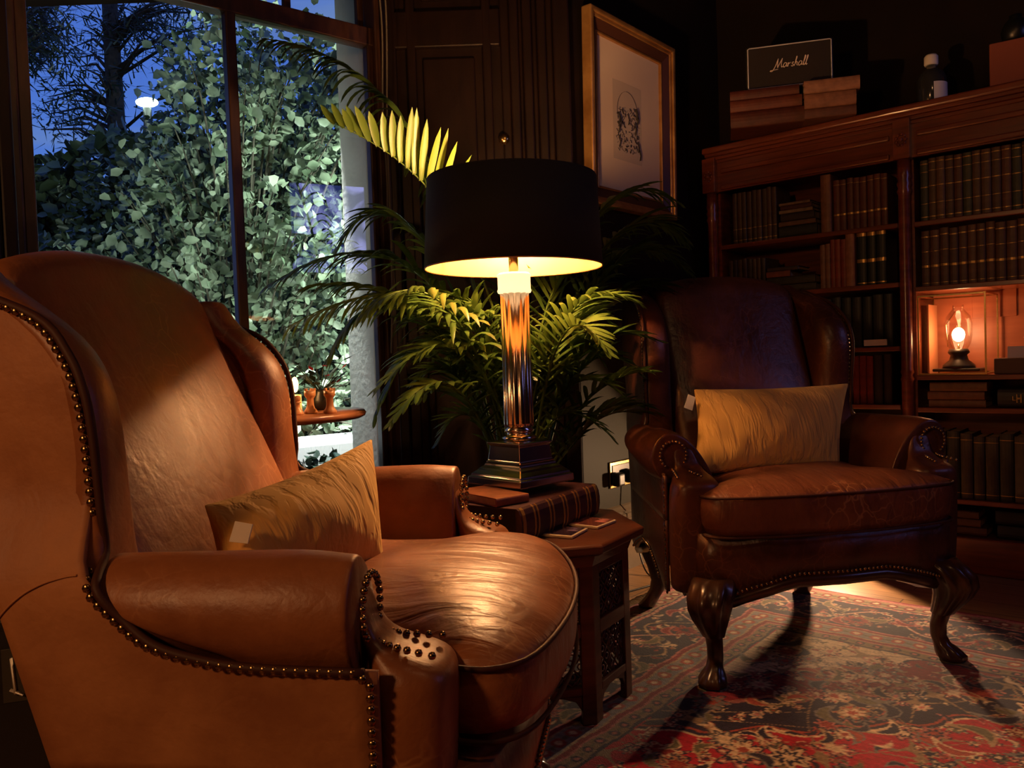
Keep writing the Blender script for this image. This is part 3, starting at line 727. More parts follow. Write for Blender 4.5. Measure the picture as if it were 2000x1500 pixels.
    def leaf(cu, cv, r, c1, c2, rot):
        i0, i1 = np.searchsorted(us, [cu - r * 1.3, cu + r * 1.3]); j0, j1 = np.searchsorted(vs, [cv - r * 1.3, cv + r * 1.3])
        if i1 <= i0 or j1 <= j0: return
        a = U[j0:j1, i0:i1] - cu; b = V[j0:j1, i0:i1] - cv
        x = a * math.cos(rot) + b * math.sin(rot); y = -a * math.sin(rot) + b * math.cos(rot) + 1.5 * x * x / r * .5
        q = (x / r) ** 2 + (y / (r * .34)) ** 2; sub = img[j0:j1, i0:i1]
        sub[q < 1] = c1; sub[q < .5] = c2
    pal = [cream, rose, rust, tan, grey, olive, cream, rose]
    for _ in range(2600):
        cu, cv = rs.uniform(u0_ + .12, .5), rs.uniform(1.0, v1_ - .12)
        dd = min(cu - u0_, v1_ - cv)
        if .335 < dd < .515: continue
        if dd > .5:
            r = rs.uniform(.010, .024)
            if rs.rand() < .45: continue
        else: r = rs.uniform(.008, .02)
        c1, c2, c3 = pal[rs.randint(8)], [navy, dred, olive, cream][rs.randint(4)], [cream, rust, navy][rs.randint(3)]
        if rs.rand() < .6: blossom(cu, cv, r, rs.randint(5, 8), c1, c2, c3, rs.rand() * 6, 1)
        else: leaf(cu, cv, r * 1.4, c1, c2, rs.rand() * 6)
    # large palmettes
    k = 0
    for s_ in np.arange(-.1, v1_ - .1, .18):
        for e_ in (0, 1):
            off = .23 + (.04 if k % 2 else -.04)
            cu, cv = (u0_ + off, v1_ - s_ - .23) if e_ == 0 else (u0_ + s_ + .23, v1_ - off)
            if .112 < min(cu - u0_, v1_ - cv) < .345: blossom(cu, cv, .062 if k % 2 else .046, 8, [rust, rose, olive][k % 3], [cream, dred][k % 2], navy, k, 1.2); leaf(cu + .05, cv + .03, .05, tan, olive, k * 1.1); leaf(cu - .05, cv - .04, .045, rose, dred, k * .7)
        k += 1
    for _ in range(150):
        cu, cv = rs.uniform(u0_ + .55, .5), rs.uniform(1.0, v1_ - .58)
        blossom(cu, cv, rs.uniform(.028, .062), rs.randint(6, 10), pal[rs.randint(8)] * .9, [navy, dred, cream, grey][rs.randint(4)], [rust, cream, rose][rs.randint(3)], rs.rand() * 6, rs.uniform(.9, 1.6))
        leaf(cu + rs.uniform(-.09, .09), cv + rs.uniform(-.09, .09), rs.uniform(.03, .06), [cream, tan, grey][rs.randint(3)], [olive, rust, navy][rs.randint(3)], rs.rand() * 6)
    kn = rs.uniform(.72, 1.18, (nv, nu, 1)); img *= kn; img = img * .93 + .0
    img *= (.9 + .12 * np.sin(V * 300))[..., None]
    me = bpy.data.meshes.new('rug')
    Zt = .012 + .0012 * np.sin(U * 9) * np.sin(V * 7)
    xs = U * CU - V * SU; ys = U * SU + V * CU
    co = np.stack([xs, ys, Zt], -1).reshape(-1, 3)
    idx = np.arange(nu * nv).reshape(nv, nu); q = np.stack([idx[:-1, :-1], idx[:-1, 1:], idx[1:, 1:], idx[1:, :-1]], -1).reshape(-1, 4)
    # rim down to the floor
    rim = np.concatenate([idx[0, :], idx[1:, -1], idx[-1, -2::-1], idx[-2:0:-1, 0]]); lo = co[rim].copy(); lo[:, 2] = 0.001
    base = len(co); co = np.concatenate([co, lo]); nr = len(rim); k = np.arange(nr); kk = (k + 1) % nr
    q = np.concatenate([q, np.stack([rim[k], base + k, base + kk, rim[kk]], -1)])
    me.vertices.add(len(co)); me.vertices.foreach_set('co', co.ravel())
    me.loops.add(len(q) * 4); me.loops.foreach_set('vertex_index', q.ravel().astype(np.int32))
    me.polygons.add(len(q)); me.polygons.foreach_set('loop_start', np.arange(0, len(q) * 4, 4, dtype=np.int32)); me.polygons.foreach_set('loop_total', np.full(len(q), 4, np.int32))
    me.update(calc_edges=True)
    ca = me.color_attributes.new('pile', 'FLOAT_COLOR', 'POINT'); c4 = np.ones((len(co), 4), np.float32); c4[:base, :3] = img.reshape(-1, 3); c4[base:, :3] = (.3, .08, .05); ca.data.foreach_set('color', c4.ravel())
    m = bpy.data.materials.new('persian_pile'); m.use_nodes = True; nt = m.node_tree; b = nt.nodes['Principled BSDF']
    at = N(nt, 'ShaderNodeAttribute'); at.attribute_name = 'pile'; L(nt, at, 'Color', b, 'Base Color'); b.inputs['Roughness'].default_value = .9; b.inputs['Sheen Weight'].default_value = .1
    tc = N(nt, 'ShaderNodeTexCoord'); n = N(nt, 'ShaderNodeTexNoise', Scale=350.0); L(nt, tc, 'Object', n, 'Vector'); bp = N(nt, 'ShaderNodeBump', Strength=.5, Distance=.003); L(nt, n, 0, bp, 'Height'); L(nt, bp, 0, b, 'Normal')
    me.materials.append(m)
    o = bpy.data.objects.new('persian_rug', me); col.objects.link(o)
    tag(o, 'red, navy and cream patterned oriental rug with floral motifs on the wooden floor', 'rug')
    fr = MB(); rr = random.Random(2)
    for v in np.arange(1.0, v1_, .009):
        p = room(u0_, v, .008); q_ = room(u0_ - .045 - rr.random() * .015, v + rr.uniform(-.008, .008), .004); mid = (p + q_) / 2 + Vector((0, 0, .006))
        fr.tube([p, mid, q_], .0022, 4)
    fo = fr.build('fringe', mat('wool_fringe', (.45, .35, .24), .9), o); fo['kind'] = 'stuff'; fo['label'] = 'pale knotted wool fringe'
rug()

# ------------------------------------------------------------------ octagonal side table
TC = Vector((.03, 2.10, 0)); TH = .456
tb = thing('side_table', 'small octagonal carved dark wood side table between the two armchairs', 'table', TC, 0)
def octo(r, z, a0=-56): return [(r * math.cos(R(a0 + 45 * k)), r * math.sin(R(a0 + 45 * k)), z) for k in range(8)]
MB().loft([octo(.285, TH - .03), octo(.302, TH - .022), octo(.305, TH - .006), octo(.298, TH)]).build('table_top', 'table', tb, smooth=False, bevel=.003)
MB().loft([octo(.262, TH - .06), octo(.27, TH - .04), octo(.275, TH - .028)]).build('frieze', 'table', tb, smooth=False)
for k in range(8):
    a, b = [Vector(octo(.262, 0)[i % 8]) for i in (k, k + 1)]; d = (b - a); l = d.length; d.normalize(); n = Vector((d.y, -d.x, 0))
    T = Matrix(((d.x, n.x, 0, a.x), (d.y, n.y, 0, a.y), (0, 0, 1, 0), (0, 0, 0, 1)))
    mb = MB(); t0, t1 = -.018, 0
    mb.box(0, .034, t0, t1, .013, TH - .05, T); mb.box(l - .034, l, t0, t1, .013, TH - .05, T)
    for z0, z1 in ((.375, .406), (.225, .26), (.085, .105)): mb.box(.034, l - .034, t0, t1, z0, z1, T)
    # pointed arch under the lower rail
    mb.loft([[T @ Vector(p) for p in ((.034, y, .085), (.034, y, .045), (.05, y, .07), (l / 2, y, .088), (l - .05, y, .07), (l - .034, y, .045), (l - .034, y, .085))] for y in (t0 + .003, t1 - .003)])
    sp_ = mb.build('side_panel', 'table', tb, smooth=False, bevel=.002)
    fm = MB()
    for z0, z1 in ((.26, .375), (.105, .225)):
        w_ = l - .068; nx = 6; cell = w_ / nx; nz = int((z1 - z0) / cell)
        for i in range(nx + 1):
            for j in range(nz + 1):
                x = .034 + i * cell; z = z0 + j * (z1 - z0) / nz
                if (i + j) % 2 == 0: fm.tube([T @ Vector((x + .35 * cell * math.cos(t), -.010, z + .35 * cell * math.sin(t))) for t in np.linspace(0, 2 * PI, 9)[:-1]], .0022, 4, closed=True)
                if i < nx and j < nz:
                    zz = z0 + (j + 1) * (z1 - z0) / nz
                    pts = [(x, z), (x + cell * .6, (z + zz) / 2), (x + cell, zz)] if (i + j) % 2 else [(x, zz), (x + cell * .4, (z + zz) / 2), (x + cell, z)]
                    fm.tube([T @ Vector((px, -.010, pz)) for px, pz in pts], .0026, 4)
    fm.build('fretwork', 'table', sp_)

# books under the lamp
def T3(x, y, z, rz=0): return Matrix.Translation((x, y, z)) @ Matrix.Rotation(rz, 4, 'Z')
def book(name, label, T_, thick, height, depth, colr, group=None, bands=None, pages='paper', rough=.5, rounded=True, blab=None):
    """stands upright: thickness along x, height z, spine facing -y. T_ places it."""
    key = 'book_%.3f_%.3f_%.3f' % tuple(colr)
    if key not in M: M[key] = mat(key, colr, rough, base2=tuple(c * .6 for c in colr), nscale=30, bump=.08, bscale=90)
    h = thick / 2; mb = MB(); seg = 7
    sec = [(-h + h * .0, depth)]
    arcp = [(-h * math.cos(PI * k / seg), -h * (.35 if rounded else .05) * math.sin(PI * k / seg) + .004) for k in range(seg + 1)]
    outer = [(-h, depth)] + arcp + [(h, depth)]
    bt = min(.0025, thick * .12)
    inner = [(h - bt, depth), (h - bt, .006), (-h + bt, .006), (-h + bt, depth)]
    ring = outer + inner
    mb.loft([[(x, y, z) for x, y in ring] for z in (0, height)])
    o = mb.build(name, M[key], None, smooth=False); o.matrix_world = T_
    tag(o, label, 'book', group)
    MB().box(-h + bt, h - bt, .006, depth - .004, .004, height - .004).build('pages', pages, o, smooth=False)
    if bands:
        bm_ = MB()
        for z0, z1 in bands:
            bm_.loft([[(x * 1.01, y * 1.0 - .0012, z) for x, y in arcp] + [(x * .96, y + .002, z) for x, y in arcp[::-1]] for z in (height * z0, height * z1)])
        bo = bm_.build('spine_bands', 'gilt_tool', o, smooth=False); bo['label'] = 'gold tooled bands'
    return o
M['dark_pages'] = mat('dark_page_block', (.03, .018, .010), .8, base2=(.02, .012, .008), nscale=60, stretch=(1, 1, 30))
M['gilt_tool'] = mat('gold_tooling', (.46, .27, .08), .35, .6)
LIE = Matrix.Rotation(R(90), 4, 'Y')      # lay a book on its side: height runs along +x
sa, sb = P(1012, 1040, 1.86), P(1167, 968, 2.20); ang = math.atan2(sb.y - sa.y, sb.x - sa.x); ln = math.hypot(sb.x - sa.x, sb.y - sa.y)
book('large_book', 'thick purple-brown antique book with gold ribbed spine lying on the side table under the lamp',
     T3(sa.x, sa.y, TH + .045, ang) @ LIE, .086, .40, .26, (.055, .016, .024), bands=[(.02, .05), (.15, .165), (.19, .205), (.33, .345), (.37, .385), (.50, .515), (.54, .555), (.66, .675), (.70, .715), (.82, .835), (.86, .875), (.95, .98)], pages='dark_pages')
MB_ = MB(); b0 = Vector((-.075, 2.13, 0))
slab = MB().loft([[(-.15, -.11, 0), (.13, -.11, 0), (.13, .11, 0), (-.15, .11, 0)], [(-.15, -.11, .03), (.13, -.11, .03), (.13, .11, .03), (-.15, .11, .03)]])

# ------------------------------------------------------------------ table lamp
LZ = TH + .110
lp = thing('table_lamp', 'tall table lamp with black drum shade and ribbed silver column on a stepped square base', 'lamp', (.015, 2.135, LZ), 0)
RB44 = Matrix.Rotation(R(44), 4, 'Z')
MB().sqrev([(.100, 0), (.102, .003), (.101, .020), (.095, .023), (.094, .028), (.082, .038), (.078, .043), (.069, .049), (.067, .055)], T=RB44).build('base', 'chrome', lp, smooth=False, bevel=.0022)
MB().sqrev([(.064, .055), (.066, .059), (.062, .062), (.057, .102), (.062, .105), (.063, .111), (.052, .114)], T=RB44).build('pedestal', 'chrome', lp, smooth=False, bevel=.0022)
MB().rev([(.036, .113), (.045, .116), (.047, .122), (.039, .129), (.032, .133), (.038, .138), (.040, .143), (.033, .148), (.035, .154)], 40).build('neck_ring', 'mercury', lp)
MB().rev([(.037, .150), (.0375, .16), (.036, .508)], 96, flute=.10, nfl=12).build('column', 'mercury', lp)
MB().rev([(.036, .506), (.044, .509), (.046, .514), (.044, .520), (.044, .550), (.046, .556), (.040, .562), (.0, .562)], 48).build('collar', mat('glass_collar_added_glow', (.95, .85, .6), .3, emit=(1, .68, .34), estr=1.6), lp)  # emission stands in for lamp light caught by the glass collar
MB().rev([(.012, .56), (.014, .64), (.012, .65), (.008, .655)], 20).build('lamp_holder', 'brass', lp)
bz = LAMP.z - LZ
MB().ball((0, 0, bz), .024, 20, (1, 1, 1.25)).build('bulb', mat('glowing_bulb', (1, .7, .4), .5, emit=(1, .58, .26), estr=22), lp)
# drum shade: outer cloth + gold lining, open both ends, slightly tilted as in the photo
zb, zt_ = 1.142 - LZ, 1.375 - LZ; RB, RT = .2385, .226
T = Matrix.Translation((0, 0, zb)) @ Matrix.Rotation(R(0.6), 4, 'Y')
hh = zt_ - zb
s1 = MB().rev([(RB - .003, 0), (RB, 0), (RT, hh), (RT - .003, hh)], 96, T=T, cap=False).build('lamp_shade', 'shade', lp)
MB().rev([(RB - .0035, .0008), (RT - .0035, hh - .0008)], 96, T=T, cap=False).build('gold_lining', 'gold_in', s1)
MB().tube([T @ Vector(((RB - .0015) * math.cos(a), (RB - .0015) * math.sin(a), 0)) for a in np.linspace(0, 2 * PI, 97)[:-1]], .0022, 6, closed=True).build('rim', mat('copper_rim', (.35, .13, .05), .4, .5), s1)
MB().tube([T @ Vector(((RT - .0015) * math.cos(a), (RT - .0015) * math.sin(a), hh)) for a in np.linspace(0, 2 * PI, 97)[:-1]], .0022, 6, closed=True).build('rim', 'shade', s1)
mb = MB(); cz = hh * .22
for k in range(3):
    a = 2 * PI * k / 3 + .5; mb.tube([T @ Vector((.03 * math.cos(a), .03 * math.sin(a), cz)), T @ Vector(((RB - .006) * math.cos(a), (RB - .006) * math.sin(a), cz * .9))], .0018, 6)
mb.tube([T @ Vector((.03 * math.cos(a), .03 * math.sin(a), cz)) for a in np.linspace(0, 2 * PI, 25)[:-1]], .002, 6, closed=True)
mb.build('shade_carrier', 'brass', s1)
# slim book under the lamp, on the left
ca_ = math.cos(ang)
book('slim_book', 'orange-brown thin book lying beneath the left side of the lamp base',
     T3(-.046, 1.886, TH + .0995, R(38)) @ LIE, .0205, .10, .19, (.34, .11, .035))
# coasters
def coaster(label, pix, z, hue):
    pts = []
    for px, py in pix:
        d = fwd + camR * ((px - 1000) / F) + camU * ((750 - py) / F); t = (z - H) / d.z; pts.append(Vector((0, 0, H)) + d * t)
    cen = sum(pts, Vector()) / 4; ex = ((pts[1] - pts[0]) + (pts[2] - pts[3])) / 2; a = math.atan2(ex.y, ex.x)
    rt = thing('coaster', label, 'coaster', (cen.x, cen.y, z - .007), a)
    s_ = .05
    MB().box(-s_, s_, -s_, s_, 0, .007).build('tile', mat('cream_coaster_edge', (.62, .48, .32), .35), rt, smooth=False, bevel=.002)
    MB().box(-s_ + .006, s_ - .006, -s_ + .006, s_ - .006, .0072, .0078).build('picture', mat('coaster_print', hue, .25, base2=tuple(min(1, c * 5 + .05) for c in hue), nscale=22, lo=.55, hi=.68, ndet=2), rt, smooth=False)
coaster('cream-edged square picture coaster on the side table nearest the tan chair', [(1042, 1040), (1085, 1022), (1152, 1030), (1112, 1055)], TH + .0075, (.03, .015, .03))
coaster('cream-edged square picture coaster on the side table nearer the dark chair', [(1106, 1022), (1150, 1008), (1203, 1012), (1155, 1032)], TH + .0075, (.14, .04, .03))

# ------------------------------------------------------------------ potted palm
PB = Vector((.0, 2.63, 0))
pr = thing('potted_palm', 'large leafy indoor palm in a dark pot behind the table lamp', 'plant', PB, 0)
MB().rev([(.10, 0), (.12, .01), (.145, .26), (.155, .27), (.155, .30), (.14, .30), (.135, .27), (.0, .265)], 32).build('pot', 'soil', pr)
prr = random.Random(11)
def frond(base, c1, c2, tip, L0=.22, w0=.011, npair=26, t0=.3, droop=.5, lift=.2, side_up=None, wide=1.0, seed=0, stem=.006, arch=0.0):
    rr = random.Random(seed * 13 + 5); mb = MB()
    base, c1, c2, tip = map(Vector, (base, c1, c2, tip))
    bz = lambda t: base * (1 - t) ** 3 + c1 * 3 * t * (1 - t) ** 2 + c2 * 3 * t * t * (1 - t) + tip * t ** 3
    pts = [bz(t) for t in np.linspace(0, 1, 24)]
    mb.tube(pts, [stem * (1 - .8 * i / 23) for i in range(24)], 6)
    for k in range(npair):
        t = t0 + (1 - t0) * (k + .5) / npair; p = bz(t); tg = (bz(min(1, t + .02)) - bz(t - .02)).normalized()
        sd = tg.cross(Vector((0, 0, 1)))
        if sd.length < .2: sd = tg.cross(Vector((0, 1, 0)))
        sd.normalize(); upv = sd.cross(tg).normalized()
        q = (t - t0) / (1 - t0); ll = L0 * (.45 + .75 * math.sin(PI * min(1, q * .8 + .18))) * (1 - .45 * q)
        for s in (1, -1):
            a = R(55 - 30 * q + rr.uniform(-8, 8)); up = lift + rr.uniform(-.12, .12)
            d = (tg * math.cos(a) + sd * (s * math.sin(a)) + upv * up).normalized(); l = ll * rr.uniform(.85, 1.1)
            vs = []; n = 6; pos = p.copy(); dd = d.copy(); dr = droop * rr.uniform(.7, 1.4)
            for i in range(n + 1):
                f_ = i / n; w_ = w0 * wide * (math.sin(PI * min(1, f_ * .85 + .12)) ** .7) * (1 if f_ < 1 else .1)
                sv = dd.cross(Vector((0, 0, 1)))
                if sv.length < .1: sv = sd.copy()
                sv.normalize(); sv = (sv + upv * .35 * s).normalized()
                nv_ = dd.cross(sv).normalized()
                vs += [pos - sv * w_ + nv_ * w_ * .35, pos.copy(), pos + sv * w_ + nv_ * w_ * .35]
                dd = (dd + Vector((0, 0, -1)) * dr * (f_ + .25) / n * 1.6).normalized(); pos = pos + dd * (l / n)
            fs = []
            for i in range(n):
                for j in range(2): fs.append((i * 3 + j, i * 3 + j + 1, i * 3 + j + 4, i * 3 + j + 3))
            mb.add(vs, fs)
    o = mb.build('frond', 'palm', None); o.parent = pr; o.matrix_parent_inverse = Matrix.Translation(-PB)
    return o
def B_(k=0): return Vector((PB.x + .05 * math.cos(k * 2.4), PB.y + .05 * math.sin(k * 2.4), .27))
# fronds placed by where they stand around the lamp
frond(B_(0), P(1000, 560, 2.58), P(900, 340, 2.42), P(645, 238, 2.30), .21, .0105, 24, .45, .35, .75, wide=1.15, seed=1, stem=.006)
frond(B_(1), P(960, 420, 2.75), P(800, 100, 2.75), P(510, 75, 2.60), .20, .010, 26, .40, 1.5, -.1, wide=1.0, seed=2, stem=.009)
frond(B_(2), P(960, 560, 2.45), P(800, 500, 2.25), P(560, 640, 2.12), .20, .010, 24, .33, 1.3, .0, seed=3)
frond(B_(3), P(950, 600, 2.35), P(840, 480, 2.15), P(700, 620, 2.05), .17, .010, 20, .35, 1.2, .1, seed=4)
frond(B_(4), P(960, 520, 2.6), P(760, 400, 2.5), P(520, 560, 2.35), .22, .010, 26, .35, 1.0, .1, seed=5)
frond(B_(5), P(980, 650, 2.4), P(880, 600, 2.3), P(735, 760, 2.2), .17, .010, 20, .35, .8, .2, seed=6)
frond(B_(6), P(950, 720, 2.4), P(850, 680, 2.25), P(760, 830, 2.15), .12, .010, 16, .4, .6, .2, seed=7)
frond(B_(7), P(1080, 500, 2.72), P(1160, 300, 2.78), P(1325, 395, 2.8), .17, .008, 22, .4, .8, .1, seed=8)
frond(B_(8), P(1080, 600, 2.65), P(1220, 390, 2.7), P(1345, 530, 2.72), .20, .009, 24, .3, .8, .15, seed=9)
frond(B_(9), P(1060, 600, 2.4), P(1120, 540, 2.25), P(1245, 590, 2.2), .15, .009, 20, .35, .7, .2, seed=10)
frond(B_(10), P(1060, 640, 2.35), P(1110, 560, 2.2), P(1190, 690, 2.1), .14, .009, 20, .35, .5, .3, seed=11)
frond(B_(11), P(1070, 680, 2.5), P(1160, 620, 2.4), P(1285, 665, 2.35), .14, .008, 18, .4, .5, .2, seed=12)
frond(B_(12), P(1060, 740, 2.5), P(1130, 700, 2.45), P(1215, 770, 2.4), .12, .008, 16, .4, .5, .2, seed=13)
frond(B_(13), P(1010, 620, 2.55), P(1000, 480, 2.5), P(930, 420, 2.4), .17, .010, 18, .4, .5, .3, seed=14)
frond(B_(14), P(1040, 640, 2.5), P(1070, 560, 2.45), P(1120, 500, 2.4), .16, .009, 20, .35, .5, .3, seed=15)
frond(B_(15), P(980, 700, 2.45), P(920, 560, 2.35), P(855, 610, 2.3), .16, .010, 20, .35, .8, .2, seed=16)
frond(B_(16), P(900, 420, 2.9), P(740, 330, 2.9), P(660, 480, 2.8), .20, .010, 24, .4, 1.0, .1, seed=17)
frond(B_(17), P(1120, 420, 2.9), P(1240, 380, 2.95), P(1340, 470, 2.95), .20, .009, 24, .4, .9, .1, seed=18)
frond(B_(18), P(1010, 740, 2.45), P(960, 640, 2.4), P(900, 700, 2.35), .14, .009, 16, .4, .6, .2, seed=19)
frond(B_(19), P(1030, 760, 2.42), P(1060, 660, 2.38), P(1110, 640, 2.35), .14, .009, 18, .3, .5, .3, seed=20)
frond(B_(20), P(1040, 780, 2.45), P(1110, 760, 2.42), P(1200, 860, 2.4), .11, .007, 14, .4, .5, .2, seed=21)
frond(B_(21), P(960, 780, 2.45), P(900, 760, 2.42), P(850, 870, 2.4), .10, .008, 12, .4, .5, .2, seed=22)
frond(B_(40), P(940, 640, 2.5), P(780, 520, 2.35), P(600, 560, 2.3), .20, .010, 26, .3, 1.1, .1, seed=60)
frond(B_(41), P(930, 600, 2.6), P(740, 480, 2.6), P(640, 700, 2.5), .20, .010, 26, .3, 1.1, .1, seed=61)
frond(B_(42), P(1100, 600, 2.6), P(1230, 480, 2.7), P(1330, 600, 2.75), .18, .009, 24, .3, .8, .15, seed=62)
frond(B_(43), P(1090, 560, 2.7), P(1200, 440, 2.85), P(1290, 500, 2.9), .18, .009, 24, .3, .8, .15, seed=63)
frond(B_(44), P(900, 640, 2.75), P(800, 600, 2.75), P(730, 820, 2.7), .18, .010, 24, .3, .9, .1, seed=64)
for k in range(18):
    a = prr.uniform(860, 1190); b = prr.uniform(540, 760)
    frond(B_(k + 23), P((a + 1010) / 2, b + 80, 2.5), P(a, b - 10, 2.45), P(a + (a - 1010) * .6, b + prr.uniform(0, 90), prr.uniform(2.28, 2.7)), .14, .0075, 18, .3, .6, .25, seed=40 + k, stem=.005)

# ------------------------------------------------------------------ framed picture
def wallT(name_s0, z0, tilt=0):
    d = Vector((.656, .755, 0)); n = Vector((.755, -.656, 0)); o = Vector((A[0], A[1], 0)) + d * name_s0 + Vector((0, 0, z0))
    return Matrix(((d.x, n.x, 0, o.x), (d.y, n.y, 0, o.y), (0, 0, 1, o.z), (0, 0, 0, 1))) @ Matrix.Rotation(R(tilt), 4, 'X')
PT = wallT(.075, 1.50, -1.0); PW, PH = .66, .77
pf = thing('framed_picture', 'gilt framed small dark etching in a wide cream mount hanging on the wall', 'picture', (0, 0, 0))
def frame_ring(w0, w1, y0, y1, mt, nm, bev=.004, y2=None):
    mb = MB()
    a = [(w0, w0), (PW - w0, w0), (PW - w0, PH - w0), (w0, PH - w0)]; b = [(w1, w1), (PW - w1, w1), (PW - w1, PH - w1), (w1, PH - w1)]
    vs = [PT @ Vector((x, y0, z)) for x, z in a] + [PT @ Vector((x, y1, z)) for x, z in a] + [PT @ Vector((x, y2 if y2 is not None else y1, z)) for x, z in b] + [PT @ Vector((x, y0, z)) for x, z in b]
    fs = []
    for g in range(4):
        h = (g + 1) % 4
        for k in range(4): fs.append((g * 4 + k, g * 4 + (k + 1) % 4, h * 4 + (k + 1) % 4, h * 4 + k))
    return mb.add(vs, fs).build(nm, mt, pf, smooth=False, bevel=bev)
frame_ring(0, .022, .002, .05, 'gilt', 'frame', .006); frame_ring(.018, .034, .004, .040, 'gilt', 'frame', .005)
frame_ring(.032, .075, .004, .036, 'fillet', 'frame_hollow', .004, y2=.018); frame_ring(.073, .083, .004, .022, 'gilt', 'slip', .003)
MB().add([PT @ Vector(p) for p in ((.08, .008, .08), (PW - .08, .008, .08), (PW - .08, .008, PH - .08), (.08, .008, PH - .08), (.08, .002, .08), (PW - .08, .002, .08), (PW - .08, .002, PH - .08), (.08, .002, PH - .08))], [(0, 1, 2, 3), (4, 7, 6, 5), (0, 4, 5, 1), (1, 5, 6, 2), (2, 6, 7, 3), (3, 7, 4, 0)]).build('mount', 'mat', pf, smooth=False)
# etching as ink marks on a small sheet
prn = MB(); ex0, ex1, ez0, ez1 = .205, .425, .215, .54
prn.add([PT @ Vector(p) for p in ((ex0, .0088, ez0), (ex1, .0088, ez0), (ex1, .0088, ez1), (ex0, .0088, ez1))], [(0, 1, 2, 3)])
po = prn.build('etching', mat('etching_paper', (.66, .53, .38), .8), pf, smooth=False)
rr = random.Random(4); ink = MB()
def stroke(pts, w_):
    pts = [PT @ Vector((ex0 + (ex1 - ex0) * x, .0096, ez0 + (ez1 - ez0) * z)) for x, z in pts]
    ink.tube(pts, w_, 4, flat=.2)
stroke([(.5 + .36 * math.cos(t), .62 + .28 * math.sin(t)) for t in np.linspace(-.3, PI + .3, 18)], .0012)
for k in range(260):
    x = rr.uniform(.1, .9); z = rr.uniform(.1, .68)
    if abs(x - .5) / .42 + abs(z - .38) / .5 > 1.25: continue
    if .42 < x < .62 and .3 < z < .62 and rr.random() < .6: continue
    a = rr.uniform(0, 3.1); l = rr.uniform(.02, .09); stroke([(x, z), (x + l * math.cos(a), z + l * math.sin(a) * .6)], rr.uniform(.0008, .0028))
for x, z, w_ in ((.17, .60, .007), (.22, .56, .006), (.78, .72, .009), (.82, .66, .007), (.74, .52, .006), (.16, .48, .006), (.84, .3, .006), (.9, .2, .006), (.18, .3, .005), (.5, .62, .004)):
    stroke([(x, z), (x + .05, z - .07), (x + .02, z - .14)], w_)
ink.build('ink_lines', mat('etching_ink', (.04, .03, .025), .8), po)

# ------------------------------------------------------------------ socket with plugs and cable
ST = wallT(.158, .352, 0)
sk_ = thing('wall_socket', 'brass double wall socket on the olive wall behind the dark armchair', 'socket', (0, 0, 0))
MB().box(.014, .17, .012, .020, 0, .108, ST).build('plate', 'brass', sk_, smooth=False, bevel=.003)
MB().box(.028, .156, .0195, .023, .014, .094, ST).build('insert', 'black', sk_, smooth=False, bevel=.002)
for nm, lab, x, z in (('plug', 'black plug in the left half of the brass wall socket', .015, .01), ('plug', 'black plug with a hanging cable in the right half of the brass wall socket', .105, .014)):
    o = MB().box(x, x + .05, .023, .062, z, z + .055, ST).build(nm, 'black', None, smooth=False, bevel=.01, bseg=3); tag(o, lab, 'plug')
q0 = ST @ Vector((.14, .05, .02))
cb = sm([q0, q0 + Vector((.01, -.01, -.10)), Vector((q0.x + .005, q0.y - .03, .12)), Vector((q0.x + .03, q0.y - .10, .008)), Vector((q0.x + .09, q0.y - .20, .006)), Vector((q0.x + .02, q0.y - .26, .006)), Vector((q0.x - .1, q0.y - .35, .006))], 8)
tag(MB().tube(cb, .0032, 6).build('power_cable', 'black', None), 'thin black power cable trailing from the wall socket down to the floor', 'cable')

# ------------------------------------------------------------------ bookcase
VF = 3.475; BT = 1.85; U0, U1, U2, U3 = -1.735, -.898, -.06, .78
bc = thing('bookcase', 'long open mahogany bookcase with turned columns against the back wall', 'bookcase', room(0, VF, 0), RA)
def loc(o): return o
DB = .31
MB().box(U0 - .03, U3 + .03, -.035, DB, BT - .03, BT).build('top_board', 'case', bc, smooth=False, bevel=.008, bseg=3)
mb = MB()
for dz, dy in ((.030, .026), (.045, .016), (.060, .006)): mb.box(U0 - .02, U3 + .02, -dy, .02, BT - dz - .014, BT - dz + .002)
mb.build('cornice', 'case', bc, smooth=False, bevel=.004)
fz = MB().box(U0, U3, .0, .02, BT - .205, BT - .06).build('frieze', 'case', bc, smooth=False)
for a, b in ((U0, U1), (U1, U2), (U2, U3)):
    for z in (BT - .125, BT - .20): MB().box(a + .05, b - .05, -.014, .002, z, z + .022).build('moulding', 'case', bc, smooth=False, bevel=.006, bseg=3)
MB().box(U0, U3, DB - .012, DB, .12, BT - .03).build('back_panel', 'case', bc, smooth=False)
MB().box(U0 - .01, U3 + .01, -.01, DB, 0, .14).build('plinth', 'case', bc, smooth=False, bevel=.006)
for u in (U0, U1, U2, U3):
    MB().box(u - .03, u + .03, .028, DB, .12, BT - .03).build('upright', 'case', bc, smooth=False)
    cl = MB().rev([(.030, .14), (.030, .20), (.024, .215), (.020, .23), (.026, .25), (.021, .27), (.0225, .75), (.026, .76), (.020, .775), (.026, .79), (.0225, .80), (.021, 1.50), (.027, 1.515), (.022, 1.53), (.027, 1.545), (.022, 1.56), (.027, 1.575), (.024, 1.59), (.024, 1.64)], 28, c=(u, 0, 0)).build('column', 'case', bc)
    blk = MB().box(u - .032, u + .032, -.032, .03, 1.64, BT - .05).build('capital', 'case', bc, smooth=False, bevel=.004)
    mb = MB()
    for k in range(9): mb.ball((u + .018 * math.cos(k * .7), -.034, 1.715 + .018 * math.sin(k * .7) * 1.2), .007, 8)
    mb.ball((u, -.036, 1.715), .010, 10); mb.build('carved_rosette', 'case', blk)
SL = [.29 + .0, .655, .90, 1.16, 1.40]; SRt = [.29, .645, .775, 1.135, 1.395]
